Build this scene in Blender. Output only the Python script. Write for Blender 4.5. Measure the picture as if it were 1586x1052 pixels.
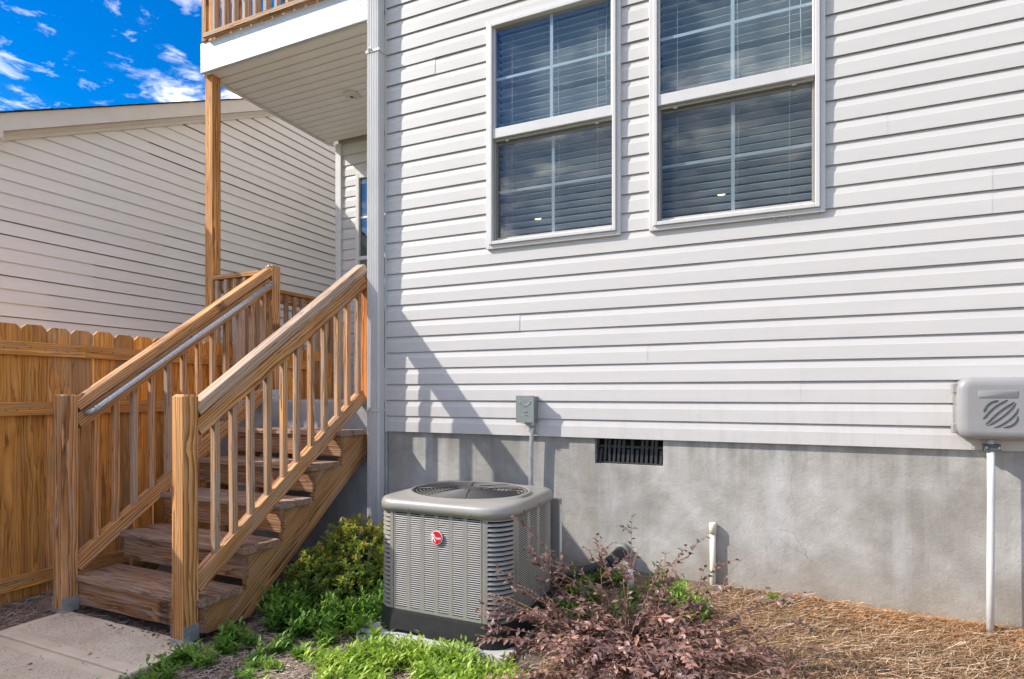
import bpy, bmesh, math, random
import numpy as np
from mathutils import Vector, Matrix, noise as mnoise
random.seed(7); rng = np.random.default_rng(11)
for o in list(bpy.data.objects): bpy.data.objects.remove(o)
S = bpy.context.scene; COL = S.collection
R = math.radians
# ------------------------------------------------------------------ camera
cam = bpy.data.cameras.new('camera'); co = bpy.data.objects.new('camera', cam); COL.objects.link(co)
co.location = (2.587, -3.522, 1.29); co.rotation_euler = (R(90), 0, R(24.2))
cam.sensor_width = 36; cam.lens = 20.59; cam.shift_y = 0.0528; cam.clip_end = 2000; cam.clip_start = .05
S.camera = co
# ------------------------------------------------------------------ light
SUN = Vector((-2.05, -1.0, 1.70)).normalized()
elev = math.asin(SUN.z); azim = math.atan2(SUN.x, SUN.y)
W = bpy.data.worlds.new('World'); S.world = W; W.use_nodes = True
nt = W.node_tree; N = nt.nodes; L = nt.links; N.clear()
wo = N.new('ShaderNodeOutputWorld'); bg = N.new('ShaderNodeBackground'); L.new(bg.outputs[0], wo.inputs[0])
sky = N.new('ShaderNodeTexSky'); sky.sky_type = 'NISHITA'; sky.sun_disc = False
sky.sun_elevation = elev; sky.sun_rotation = azim; sky.air_density = 1.0; sky.dust_density = 0.3; sky.ozone_density = 2.0
SKY_STRENGTH = 0.15
hs = N.new('ShaderNodeHueSaturation'); hs.inputs['Hue'].default_value = .511; hs.inputs['Saturation'].default_value = 1.6; hs.inputs['Value'].default_value = .38; L.new(sky.outputs[0], hs.inputs['Color'])
tc = N.new('ShaderNodeTexCoord'); sep = N.new('ShaderNodeSeparateXYZ'); L.new(tc.outputs['Generated'], sep.inputs[0])
mz = N.new('ShaderNodeMath'); mz.operation = 'MAXIMUM'; mz.inputs[1].default_value = .06; L.new(sep.outputs[2], mz.inputs[0])
dx = N.new('ShaderNodeMath'); dx.operation = 'DIVIDE'; L.new(sep.outputs[0], dx.inputs[0]); L.new(mz.outputs[0], dx.inputs[1])
dy = N.new('ShaderNodeMath'); dy.operation = 'DIVIDE'; L.new(sep.outputs[1], dy.inputs[0]); L.new(mz.outputs[0], dy.inputs[1])
cmb = N.new('ShaderNodeCombineXYZ'); cmb.inputs[2].default_value = 14.9; L.new(dx.outputs[0], cmb.inputs[0]); L.new(dy.outputs[0], cmb.inputs[1])
n1 = N.new('ShaderNodeTexNoise'); n1.inputs['Scale'].default_value = 4.6; n1.inputs['Detail'].default_value = 9; n1.inputs['Roughness'].default_value = .6; n1.inputs['Distortion'].default_value = .3
L.new(cmb.outputs[0], n1.inputs['Vector'])
n2 = N.new('ShaderNodeTexNoise'); n2.inputs['Scale'].default_value = .55; n2.inputs['Detail'].default_value = 3; L.new(cmb.outputs[0], n2.inputs['Vector'])
ad = N.new('ShaderNodeMath'); ad.operation = 'MULTIPLY_ADD'; ad.inputs[1].default_value = .9; L.new(n2.outputs[0], ad.inputs[0]); L.new(n1.outputs[0], ad.inputs[2])
cr = N.new('ShaderNodeMapRange'); cr.inputs['From Min'].default_value = .90; cr.inputs['From Max'].default_value = 1.19; cr.inputs['To Max'].default_value = 1.0; L.new(ad.outputs[0], cr.inputs['Value'])
n3 = N.new('ShaderNodeTexNoise'); n3.inputs['Scale'].default_value = 6.5; n3.inputs['Detail'].default_value = 8; n3.inputs['Roughness'].default_value = .62; n3.inputs['Distortion'].default_value = .5; L.new(cmb.outputs[0], n3.inputs['Vector'])
c3 = N.new('ShaderNodeMapRange'); c3.inputs['From Min'].default_value = .545; c3.inputs['From Max'].default_value = .72; c3.inputs['To Max'].default_value = .22; L.new(n3.outputs[0], c3.inputs['Value'])
cp = N.new('ShaderNodeMath'); cp.operation = 'POWER'; cp.inputs[1].default_value = 1.7; L.new(cr.outputs[0], cp.inputs[0])
c4 = N.new('ShaderNodeMath'); c4.operation = 'MAXIMUM'; L.new(cp.outputs[0], c4.inputs[0]); L.new(c3.outputs[0], c4.inputs[1])
mx = N.new('ShaderNodeMix'); mx.data_type = 'RGBA'; L.new(c4.outputs[0], mx.inputs['Factor']); L.new(hs.outputs[0], mx.inputs[6]); mx.inputs[7].default_value = (10.0, 9.2, 8.5, 1)
L.new(mx.outputs[2], bg.inputs['Color']); bg.inputs['Strength'].default_value = SKY_STRENGTH
sl = bpy.data.lights.new('sun', 'SUN'); so = bpy.data.objects.new('sun', sl); COL.objects.link(so)
sl.energy = 2.05; sl.angle = R(.55); sl.color = (1, .955, .87)
so.rotation_euler = (-SUN).to_track_quat('-Z', 'Y').to_euler(); so.location = SUN * 30
S.view_settings.view_transform = 'Standard'; S.view_settings.look = 'None'; S.view_settings.gamma = 1
S.view_settings.use_curve_mapping = False; S.view_settings.exposure = 1.62
S.render.engine = 'CYCLES'; S.cycles.max_bounces = 8; S.cycles.transparent_max_bounces = 12

# ------------------------------------------------------------------ object helpers
WM = {}
def reg(o, world, parent=None):
    COL.objects.link(o)
    if parent is not None:
        o.parent = parent; o.matrix_parent_inverse = WM[parent.name].inverted()
    o.matrix_basis = world; WM[o.name] = world
    return o
def tag(o, label=None, cat=None, group=None, kind=None):
    if label: o['label'] = label
    if cat: o['category'] = cat
    if group: o['group'] = group
    if kind: o['kind'] = kind
    return o
def thing(name, loc, label, cat, group=None):
    o = bpy.data.objects.new(name, None); o.empty_display_size = .1
    reg(o, Matrix.Translation(loc)); return tag(o, label, cat, group)
def meshobj(name, V, F, mat, parent=None, world=None, smooth=False, label=None, kind=None, color=None, attr=None):
    """V in world coordinates unless a world matrix is given"""
    me = bpy.data.meshes.new(name)
    me.from_pydata([tuple(v) for v in V], [], [tuple(f) for f in F]); me.update()
    if isinstance(mat, (list, tuple)):
        for m in mat: me.materials.append(m)
    elif mat: me.materials.append(mat)
    if smooth: me.polygons.foreach_set('use_smooth', [True]*len(me.polygons))
    if attr is not None:
        a = me.attributes.new('tint', 'FLOAT', 'POINT'); a.data.foreach_set('value', np.asarray(attr, 'f'))
    o = bpy.data.objects.new(name, me)
    if world is None:
        c = Vector(np.mean(np.array([tuple(v) for v in V]), axis=0)); world = Matrix.Translation(c)
        me.transform(Matrix.Translation(-c))
    reg(o, world, parent)
    if color: o.color = color
    if label: o['label'] = label
    if kind: o['kind'] = kind
    return o
def box(V, F, x0, x1, y0, y1, z0, z1):
    b = len(V)
    V += [(x0,y0,z0),(x1,y0,z0),(x1,y1,z0),(x0,y1,z0),(x0,y0,z1),(x1,y0,z1),(x1,y1,z1),(x0,y1,z1)]
    F += [(b,b+3,b+2,b+1),(b+4,b+5,b+6,b+7),(b,b+1,b+5,b+4),(b+1,b+2,b+6,b+5),(b+2,b+3,b+7,b+6),(b+3,b,b+4,b+7)]
def boxobj(name, x0, x1, y0, y1, z0, z1, mat, parent=None, bevel=0, **k):
    V, F = [], []; box(V, F, x0, x1, y0, y1, z0, z1)
    o = meshobj(name, V, F, mat, parent, **k)
    if bevel:
        m = o.modifiers.new('bevel', 'BEVEL'); m.width = bevel; m.segments = 2
    return o
PL = {}
def plank(name, p0, p1, w, t, mat, parent=None, up=(0,0,1), ch=.003, color=None, label=None, share=False, ends=0.0):
    """board from p0 to p1 along local X; w along local Y (side), t along local Z (towards up)"""
    p0 = Vector(p0); p1 = Vector(p1); d = p1-p0; l = d.length; ex = d/l
    up = Vector(up); ey = up.cross(ex).normalized(); ez = ex.cross(ey)
    key = (round(l, 4), w, t, ch, mat.name, ends)
    if share and key in PL: me = PL[key]
    else:
        h, q = w/2, t/2
        prof = [(-h+ch,-q),(h-ch,-q),(h,-q+ch),(h,q-ch),(h-ch,q),(-h+ch,q),(-h,q-ch),(-h,-q+ch)]
        n = max(2, int(l/.35)+1) if not share else 2
        V, F = [], []
        sd = random.random()*100
        for i in range(n):
            f = i/(n-1); x = l*f - l/2
            wob = 0 if share else (mnoise.noise(Vector((sd, f*3, 0)))*.0022)
            wob2 = 0 if share else (mnoise.noise(Vector((sd, f*3, 9)))*.0022)
            if n > 2 and i in (0, n-1): wob = wob2 = 0
            for (a, b) in prof: V.append((x, a+wob, b+wob2))
        for i in range(n-1):
            for j in range(8):
                a = i*8+j; b = i*8+(j+1) % 8
                F.append((a, b, b+8, a+8))
        F.append(tuple(range(7, -1, -1))); F.append(tuple((n-1)*8+j for j in range(8)))
        F = [tuple(reversed(f)) for f in F]
        me = bpy.data.meshes.new(name); me.from_pydata(V, [], F); me.update(); me.materials.append(mat)
        if share: PL[key] = me
    o = bpy.data.objects.new(name, me)
    M = Matrix((ex, ey, ez)).transposed().to_4x4(); M.translation = (p0+p1)/2
    reg(o, M, parent)
    c = color or wc(); o.color = c
    if label: o['label'] = label
    return o
def wc(b=1.0, v=.14, weather=.25):
    k = b*(1+random.uniform(-v, v)*1.35); h = random.uniform(-.06, .08)
    return (k*(1+h), k, k*(1-h*1.5), max(0, weather+random.uniform(-.12, .12)))
def tube(name, pts, rad, mat, parent=None, seg=12, **k):
    V, F = [], []
    pts = [Vector(p) for p in pts]; n = len(pts)
    rads = rad if isinstance(rad, (list, tuple)) else [rad]*n
    prev = None
    for i, p in enumerate(pts):
        d = (pts[min(i+1, n-1)]-pts[max(i-1, 0)]).normalized()
        if prev is None: a = d.orthogonal().normalized()
        else: a = (prev-d*prev.dot(d)).normalized()
        prev = a; b = d.cross(a)
        for j in range(seg):
            t = 2*math.pi*j/seg; V.append(p+(a*math.cos(t)+b*math.sin(t))*rads[i])
    for i in range(n-1):
        for j in range(seg):
            F.append((i*seg+j, i*seg+(j+1) % seg, (i+1)*seg+(j+1) % seg, (i+1)*seg+j))
    F.append(tuple(range(seg-1, -1, -1))); F.append(tuple((n-1)*seg+j for j in range(seg)))
    o = meshobj(name, V, F, mat, parent, smooth=True, **k)
    for p in o.data.polygons[-2:]: p.use_smooth = False
    return o
def arc(c, u, v, r, a0, a1, n):
    c, u, v = Vector(c), Vector(u), Vector(v)
    return [c+u*r*math.cos(R(a0+(a1-a0)*i/n))+v*r*math.sin(R(a0+(a1-a0)*i/n)) for i in range(n+1)]

# ------------------------------------------------------------------ materials
def newmat(name):
    m = bpy.data.materials.new(name); m.use_nodes = True
    t = m.node_tree; t.nodes.clear()
    out = t.nodes.new('ShaderNodeOutputMaterial'); b = t.nodes.new('ShaderNodeBsdfPrincipled')
    t.links.new(b.outputs[0], out.inputs[0]); return m, t, b, out
class NB:
    def __init__(s, t): s.t = t
    def link(s, a, b): s.t.links.new(a, b)
    def node(s, typ, **kw):
        n = s.t.nodes.new(typ)
        for k, v in kw.items(): setattr(n, k, v)
        return n
    def put(s, n, key, v):
        if hasattr(v, 'links'): s.link(v, n.inputs[key])
        else: n.inputs[key].default_value = v
    def math(s, op, a, b=0.0, c=None):
        n = s.node('ShaderNodeMath', operation=op); s.put(n, 0, a); s.put(n, 1, b)
        if c is not None: s.put(n, 2, c)
        return n.outputs[0]
    def vmath(s, op, a, b):
        n = s.node('ShaderNodeVectorMath', operation=op); s.put(n, 0, a); s.put(n, 1, b); return n.outputs[0]
    def noise(s, vec, scale, detail=4, rough=.55, dist=0.0):
        n = s.node('ShaderNodeTexNoise'); s.link(vec, n.inputs['Vector']); n.inputs['Scale'].default_value = scale
        n.inputs['Detail'].default_value = detail; n.inputs['Roughness'].default_value = rough; n.inputs['Distortion'].default_value = dist
        return n.outputs[0]
    def rng(s, v, a, b, c=0.0, d=1.0):
        n = s.node('ShaderNodeMapRange'); s.put(n, 'Value', v)
        for k, x in zip(('From Min', 'From Max', 'To Min', 'To Max'), (a, b, c, d)): n.inputs[k].default_value = x
        return n.outputs[0]
    def mix(s, f, a, b, mode='MIX'):
        n = s.node('ShaderNodeMix', data_type='RGBA', blend_type=mode); s.put(n, 'Factor', f); s.put(n, 6, a); s.put(n, 7, b); return n.outputs[2]
    def bump(s, h, strength, dist, b):
        n = s.node('ShaderNodeBump'); s.link(h, n.inputs['Height']); n.inputs['Strength'].default_value = strength; n.inputs['Distance'].default_value = dist
        s.link(n.outputs[0], b.inputs['Normal'])
    def obj(s, scale=(1, 1, 1), rand=0.0):
        tc = s.node('ShaderNodeTexCoord'); v = tc.outputs['Object']
        if rand:
            oi = s.node('ShaderNodeObjectInfo'); cb = s.node('ShaderNodeCombineXYZ')
            for i, k in enumerate((17.3, 9.1, 5.7)): s.link(s.math('MULTIPLY', oi.outputs['Random'], k*rand), cb.inputs[i])
            v = s.vmath('ADD', v, cb.outputs[0])
        return s.vmath('MULTIPLY', v, scale) if scale != (1, 1, 1) else v
    def geo(s): return s.node('ShaderNodeNewGeometry').outputs['Position']
def rgb(*c): return (c[0], c[1], c[2], 1)
def simple(name, col, rough=.5, metal=0.0, var=.06, vscale=6, bumpS=0.0, bscale=80, bdist=.002, spec=.5, fine=0.0):
    m, t, b, o = newmat(name); n = NB(t); v = n.geo()
    f = n.noise(v, vscale, 5)
    c = n.mix(n.rng(f, .3, .7), rgb(*[x*(1-var) for x in col]), rgb(*[min(1, x*(1+var)) for x in col]))
    if fine:
        g = n.noise(v, 160, 3, .7); c = n.mix(n.rng(g, .3, .7), n.mix(1.0, c, rgb(1-fine, 1-fine, 1-fine), 'MULTIPLY'), c)
    n.link(c, b.inputs['Base Color']); b.inputs['Roughness'].default_value = rough; b.inputs['Metallic'].default_value = metal
    b.inputs['Specular IOR Level'].default_value = spec
    if bumpS: n.bump(n.noise(v, bscale, 5, .65), bumpS, bdist, b)
    return m
def wood(name, early, late, grey, freq=520, rough=.75, warp=.006, lateamt=.8, cuts=True):
    m, t, b, o = newmat(name); n = NB(t)
    tcn = n.node('ShaderNodeTexCoord'); oi = n.node('ShaderNodeObjectInfo')
    r = oi.outputs['Random']
    sp = n.node('ShaderNodeSeparateXYZ'); n.link(tcn.outputs['Object'], sp.inputs[0])
    rx = n.math('MULTIPLY', r, 37.0)
    x = n.math('ADD', sp.outputs[0], rx)
    # pith offset, differs per board
    oy = n.math('MULTIPLY', n.math('SINE', n.math('MULTIPLY', r, 91.0)), .035)
    oz = n.math('ADD', n.math('MULTIPLY', n.math('SINE', n.math('MULTIPLY', r, 57.0)), .02), .045)
    y = n.math('ADD', sp.outputs[1], oy); z = n.math('ADD', sp.outputs[2], oz)
    # knots: sparse centres that bend the rings round them
    kv = n.node('ShaderNodeCombineXYZ'); n.link(n.math('MULTIPLY', x, 2.3), kv.inputs[0]); n.link(n.math('MULTIPLY', sp.outputs[1], 9.0), kv.inputs[1]); n.link(n.math('MULTIPLY', r, 50), kv.inputs[2])
    vo = n.node('ShaderNodeTexVoronoi'); vo.inputs['Scale'].default_value = 1.0; n.link(kv.outputs[0], vo.inputs['Vector']); vo.inputs['Randomness'].default_value = 1
    kd = vo.outputs['Distance']
    cb = n.node('ShaderNodeCombineXYZ'); n.link(n.math('MULTIPLY', x, 1.25), cb.inputs[0]); n.link(n.math('MULTIPLY', y, 14), cb.inputs[1]); n.link(n.math('MULTIPLY', z, 14), cb.inputs[2])
    nn = n.node('ShaderNodeTexNoise'); nn.inputs['Scale'].default_value = 1; nn.inputs['Detail'].default_value = 3; nn.inputs['Roughness'].default_value = .5; n.link(cb.outputs[0], nn.inputs['Vector'])
    w1 = n.math('MULTIPLY', n.math('SUBTRACT', nn.outputs[0], .5), warp*6)
    kb = n.math('MULTIPLY', n.math('POWER', n.rng(kd, 0, .40, 1, 0), 2.0), .016)
    rr = n.math('SQRT', n.math('ADD', n.math('MULTIPLY', y, y), n.math('MULTIPLY', z, z)))
    rr = n.math('ADD', n.math('ADD', rr, w1), kb)
    ph = n.math('MULTIPLY', rr, freq/2)
    fr = n.math('FRACT', n.math('MULTIPLY', ph, .5))
    ring = n.math('POWER', fr, 1.7)                                     # slow early wood, sharp late line
    ring = n.math('MULTIPLY', ring, n.rng(fr, .93, 1.0, 1, 0))
    fib = n.node('ShaderNodeCombineXYZ'); n.link(n.math('MULTIPLY', x, 9), fib.inputs[0]); n.link(n.math('MULTIPLY', sp.outputs[1], 420), fib.inputs[1]); n.link(n.math('MULTIPLY', sp.outputs[2], 420), fib.inputs[2])
    fn = n.node('ShaderNodeTexNoise'); fn.inputs['Scale'].default_value = 1; fn.inputs['Detail'].default_value = 3; n.link(fib.outputs[0], fn.inputs['Vector'])
    c = n.mix(n.math('MULTIPLY', ring, lateamt), rgb(*early), rgb(*late))
    c = n.mix(n.rng(fn.outputs[0], .25, .75, .0, .30), c, n.mix(1.0, c, rgb(.45, .40, .36), 'MULTIPLY'))
    blot = n.noise(cb.outputs[0], .9, 4, .6)
    c = n.mix(n.rng(blot, .40, .66, 0, .65), c, n.mix(1.0, c, rgb(.55, .43, .32), 'MULTIPLY'))
    # knot colour
    kk = n.rng(kd, .065, .13, 1, 0)
    c = n.mix(n.math('MULTIPLY', kk, .8), c, rgb(late[0]*.45, late[1]*.4, late[2]*.4))
    # weather
    wcb = n.node('ShaderNodeCombineXYZ'); n.link(n.math('MULTIPLY', x, 3.5), wcb.inputs[0]); n.link(n.math('MULTIPLY', sp.outputs[1], 45), wcb.inputs[1]); n.link(n.math('MULTIPLY', sp.outputs[2], 45), wcb.inputs[2])
    wn = n.noise(wcb.outputs[0], 1, 5, .6)
    wf = n.math('ADD', n.math('MULTIPLY', n.math('SUBTRACT', wn, .5), 2.6), n.math('MULTIPLY', oi.outputs['Alpha'], 1.35))
    wf = n.rng(wf, .12, .85, 0, .92)
    gcol = n.mix(n.math('MULTIPLY', ring, .75), rgb(*grey), rgb(*[g*.42 for g in grey]))
    gcol = n.mix(n.rng(fn.outputs[0], .3, .7, 0, .4), gcol, rgb(*[g*.5 for g in grey]))
    tint = n.mix(1.0, c, oi.outputs['Color'], 'MULTIPLY')
    c = n.mix(wf, tint, gcol)
    # drying checks: thin dark cracks along the grain
    ck = n.node('ShaderNodeCombineXYZ'); n.link(n.math('MULTIPLY', x, 1.3), ck.inputs[0]); n.link(n.math('MULTIPLY', sp.outputs[1], 38), ck.inputs[1]); n.link(n.math('MULTIPLY', sp.outputs[2], 38), ck.inputs[2])
    cn = n.noise(ck.outputs[0], 1, 2, .4)
    crk = n.rng(n.math('ABSOLUTE', n.math('SUBTRACT', cn, .5)), .0, .014, 1, 0)
    crk = n.math('MULTIPLY', crk, n.rng(n.noise(kv.outputs[0], .8, 2), .44, .52))
    c = n.mix(n.math('MULTIPLY', crk, .75), c, rgb(.05, .035, .025))
    n.link(c, b.inputs['Base Color']); b.inputs['Roughness'].default_value = rough; b.inputs['Specular IOR Level'].default_value = .25
    h = n.math('ADD', n.math('MULTIPLY', ring, .5), n.math('MULTIPLY', fn.outputs[0], .6)); h = n.math('SUBTRACT', h, n.math('MULTIPLY', crk, 2.0))
    n.bump(h, .6, .002, b)
    return m
M_wood = wood('pine_lumber', (.82, .42, .155), (.155, .045, .011), (.56, .42, .32), freq=270, warp=.0085, lateamt=1.0)
M_tread = wood('weathered_lumber', (.50, .26, .125), (.10, .04, .018), (.42, .32, .26), freq=290, warp=.017, lateamt=1.0)
M_fence = wood('cedar_fence', (.93, .44, .105), (.36, .115, .02), (.56, .36, .20), freq=310, warp=.013, lateamt=.75)
def vinyl(name, col, streak=.05):
    m, t, b, o = newmat(name); n = NB(t); v = n.geo()
    f = n.noise(n.vmath('MULTIPLY', v, (1.2, 1.2, 14)), 1.5, 5, .6)
    c = n.mix(n.rng(f, .3, .7), rgb(*[x*(1-streak) for x in col]), rgb(*col))
    d = n.noise(v, 3.2, 6, .7); c = n.mix(n.rng(d, .55, .8, 0, .35), c, rgb(col[0]*.83, col[1]*.80, col[2]*.76))
    sp = n.node('ShaderNodeSeparateXYZ'); n.link(v, sp.inputs[0])
    sd = n.noise(n.vmath('MULTIPLY', v, (14, 14, 3)), 1.0, 6, .7)
    dirt = n.math('MULTIPLY', n.rng(sp.outputs[2], 1.45, 1.0), n.rng(sd, .48, .72))
    c = n.mix(n.math('MULTIPLY', dirt, .35), c, rgb(.42, .36, .29))
    fl = n.noise(n.vmath('MULTIPLY', v, (30, 30, 30)), 1.0, 4, .8); c = n.mix(n.rng(fl, .68, .74, 0, .35), c, rgb(.36, .33, .30))
    oi = n.node('ShaderNodeObjectInfo'); c = n.mix(1.0, c, oi.outputs['Color'], 'MULTIPLY')
    n.link(c, b.inputs['Base Color']); b.inputs['Roughness'].default_value = .48; b.inputs['Specular IOR Level'].default_value = .35
    n.bump(n.noise(n.vmath('MULTIPLY', v, (6, 6, 160)), 3, 3), .12, .001, b)
    return m
M_vinyl = vinyl('white_vinyl_siding', (.612, .578, .558))
M_neigh = vinyl('beige_vinyl_siding', (.85, .845, .82))
M_trim = simple('white_trim', (.64, .61, .60), .42, var=.05, fine=.04)
M_trim2 = simple('cream_trim', (.72, .69, .63), .5, var=.05)
M_alum = simple('white_aluminium_wrap', (.56, .56, .575), .3, var=.05, vscale=9, bumpS=.35, bscale=7, bdist=.01, spec=.6)
M_soffit = simple('soffit_vinyl', (.86, .825, .77), .55, var=.03)
M_dark = simple('dark_void', (.012, .012, .012), .9)
M_core = simple('wall_sheathing', (.42, .38, .33), .9)
M_galv = simple('galvanised_steel', (.52, .55, .58), .42, metal=.65, var=.2, vscale=60, fine=.15)
M_pvc = simple('cream_pvc', (.74, .69, .56), .4, var=.06)
M_conduit = simple('grey_conduit', (.62, .62, .60), .42, var=.06)
M_emt = simple('grey_metal_box', (.24, .26, .25), .5, metal=.2, var=.08, vscale=30)
M_umbox = simple('grey_plastic_box', (.29, .28, .28), .42, var=.05)
M_umboxd = simple('grey_plastic_shadow', (.09, .09, .095), .6)  # darker grey plastic for the pipe clamp and emblem stripes
M_ac = simple('taupe_steel', (.335, .315, .285), .38, metal=.25, var=.05, spec=.5)
M_acd = simple('condenser_coil', (.03, .03, .03), .7)
M_acbase = simple('black_plastic_base', (.016, .016, .016), .75, var=.3, vscale=25, bumpS=.2, bscale=120)
M_fan = simple('fan_metal', (.06, .058, .055), .5, metal=.1)
M_wire = simple('black_wire', (.085, .08, .075), .4)
M_red = simple('red_enamel', (.62, .015, .02), .3)
M_white = simple('white_enamel', (.85, .85, .85), .3)
M_pad = simple('concrete_pad', (.50, .50, .49), .9, var=.12, vscale=12, bumpS=.3, bscale=90, fine=.15)
M_black = simple('black_corrugated_plastic', (.02, .02, .02), .5)
M_slat = simple('white_blind_slat', (.80, .82, .82), .5, var=.03)
M_room = simple('room_wall', (.15, .135, .12), .9)
M_silver = simple('silver_screen_frame', (.36, .34, .31), .5)
M_shingle = simple('dark_shingle', (.045, .04, .04), .95, var=.4, vscale=30)
M_brownroof = simple('brown_shingle', (.16, .11, .08), .95, var=.3, vscale=20)
def concrete_found():
    m, t, b, o = newmat('stucco_foundation'); n = NB(t); v = n.geo()
    big = n.noise(v, 1.7, 6, .62); mid = n.noise(v, 7, 6, .65)
    st = n.noise(n.vmath('MULTIPLY', v, (5.5, 5.5, .55)), 1.3, 5, .6)
    c = n.mix(n.rng(big, .38, .62), rgb(.34, .31, .27), rgb(.61, .58, .54))
    c = n.mix(n.rng(mid, .35, .72, 0, .4), c, rgb(.27, .25, .22))
    c = n.mix(n.rng(st, .52, .76, 0, .55), c, rgb(.60, .59, .585))
    st2 = n.noise(n.vmath('MULTIPLY', v, (9, 9, .8)), 1.1, 4, .6)
    c = n.mix(n.rng(st2, .58, .76, 0, .40), c, rgb(.30, .27, .23))
    bl = n.noise(v, 2.6, 4, .55, .6); c = n.mix(n.rng(bl, .55, .68, 0, .38), c, rgb(.25, .225, .19))
    bl2 = n.noise(n.vmath('MULTIPLY', v, (3.2, 3.2, 1.1)), 1.6, 6, .7, .8); c = n.mix(n.rng(bl2, .56, .70, 0, .42), c, rgb(.27, .24, .20))
    sp = n.node('ShaderNodeSeparateXYZ'); n.link(v, sp.inputs[0])
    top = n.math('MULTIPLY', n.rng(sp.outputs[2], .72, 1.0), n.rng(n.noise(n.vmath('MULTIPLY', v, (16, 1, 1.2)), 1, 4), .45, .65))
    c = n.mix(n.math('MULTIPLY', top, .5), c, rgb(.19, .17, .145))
    low = n.math('MULTIPLY', n.rng(sp.outputs[2], .42, .14), n.rng(mid, .3, .6, .35, 1))
    c = n.mix(n.math('MULTIPLY', low, .55), c, rgb(.36, .27, .16))
    vd = n.node('ShaderNodeTexVoronoi'); vd.feature = 'DISTANCE_TO_EDGE'; vd.inputs['Scale'].default_value = 1.15
    wn_ = n.node('ShaderNodeTexNoise'); n.link(v, wn_.inputs['Vector']); wn_.inputs['Scale'].default_value = 2.4; wn_.inputs['Detail'].default_value = 4
    n.link(n.vmath('ADD', v, n.vmath('MULTIPLY', wn_.outputs['Color'], (.22, .22, .22))), vd.inputs['Vector'])
    crack = n.math('MULTIPLY', n.rng(vd.outputs['Distance'], 0, .0022, 1, 0), n.rng(n.noise(v, 1.3, 2), .50, .56))
    c = n.mix(n.math('MULTIPLY', crack, .4), c, rgb(.12, .11, .10))
    g = n.noise(v, 220, 3, .8); c = n.mix(n.rng(g, .3, .7, .0, .25), c, rgb(.16, .155, .15))
    n.link(c, b.inputs['Base Color']); b.inputs['Roughness'].default_value = .92
    h = n.math('ADD', n.noise(v, 90, 5, .7), n.math('MULTIPLY', n.noise(v, 28, 4, .6), 1.3))
    n.bump(h, .32, .006, b); return m
M_found = concrete_found()
def concrete_walk(name='aggregate_concrete'):
    m, t, b, o = newmat(name); n = NB(t); v = n.geo()
    f = n.noise(v, 4, 6, .6); c = n.mix(n.rng(f, .3, .7), rgb(.64, .53, .39), rgb(.82, .71, .56))
    vo = n.node('ShaderNodeTexVoronoi'); vo.inputs['Scale'].default_value = 210; n.link(v, vo.inputs['Vector'])
    s = n.node('ShaderNodeSeparateColor'); n.link(vo.outputs['Color'], s.inputs[0])
    at = n.node('ShaderNodeAttribute'); at.attribute_name = 'tint'
    amt = n.math('MULTIPLY', at.outputs['Fac'], .6)
    c = n.mix(n.math('MULTIPLY', n.rng(s.outputs[0], .55, 1), amt), c, rgb(.20, .16, .12))
    c = n.mix(n.math('MULTIPLY', n.rng(s.outputs[1], .75, 1), amt), c, rgb(.68, .64, .58))
    n.link(c, b.inputs['Base Color']); b.inputs['Roughness'].default_value = .9
    n.bump(n.math('MULTIPLY', vo.outputs['Distance'], at.outputs['Fac']), .5, .003, b); return m
M_walk = concrete_walk()
M_slab = simple('smooth_concrete', (.36, .36, .36), .85, var=.22, vscale=5, bumpS=.25, bscale=40, bdist=.004, fine=.1)
def ground_mat():
    m, t, b, o = newmat('soil_and_mulch'); n = NB(t); v = n.geo()
    f = n.noise(v, 6, 6, .65); g = n.noise(n.vmath('MULTIPLY', v, (1, 1.6, 1)), 60, 5, .75)
    mul = n.mix(n.rng(g, .35, .68), rgb(.075, .05, .033), rgb(.33, .24, .155))
    grey = n.mix(n.rng(g, .35, .7), rgb(.065, .05, .04), rgb(.31, .255, .205))
    sp = n.node('ShaderNodeSeparateXYZ'); n.link(v, sp.inputs[0])
    sx = n.math('ADD', sp.outputs[0], n.math('MULTIPLY', f, .5))
    c = n.mix(n.rng(sx, 1.6, 2.2), grey, mul)
    clay = n.mix(n.rng(g, .3, .7), rgb(.42, .19, .065), rgb(.60, .31, .12))
    cm = n.math('MULTIPLY', n.rng(n.math('ADD', sp.outputs[1], n.math('MULTIPLY', n.noise(v, 5, 5), .35)), -.10, .05), n.rng(sp.outputs[0], 2.6, 2.9))
    c = n.mix(cm, c, clay)
    # lawn beyond the beds
    far = n.rng(sp.outputs[1], -4.2, -4.8)
    lawn = n.mix(n.rng(f, .3, .7), rgb(.06, .10, .025), rgb(.12, .16, .045))
    c = n.mix(far, c, lawn)
    n.link(c, b.inputs['Base Color']); b.inputs['Roughness'].default_value = .95
    n.bump(n.math('ADD', g, f), .8, .02, b); return m
M_ground = ground_mat()
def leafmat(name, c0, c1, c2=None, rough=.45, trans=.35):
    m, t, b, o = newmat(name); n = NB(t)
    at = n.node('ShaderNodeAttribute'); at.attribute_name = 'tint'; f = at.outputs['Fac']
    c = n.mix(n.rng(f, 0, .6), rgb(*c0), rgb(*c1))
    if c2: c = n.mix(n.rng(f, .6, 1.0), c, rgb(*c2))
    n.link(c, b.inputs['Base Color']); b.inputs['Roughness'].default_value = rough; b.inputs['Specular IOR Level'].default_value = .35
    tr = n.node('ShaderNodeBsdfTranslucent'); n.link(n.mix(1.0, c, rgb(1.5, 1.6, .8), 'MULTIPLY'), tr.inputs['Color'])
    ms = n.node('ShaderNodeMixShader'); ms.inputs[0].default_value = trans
    n.link(b.outputs[0], ms.inputs[1]); n.link(tr.outputs[0], ms.inputs[2]); n.link(ms.outputs[0], o.inputs[0]); return m
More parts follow.
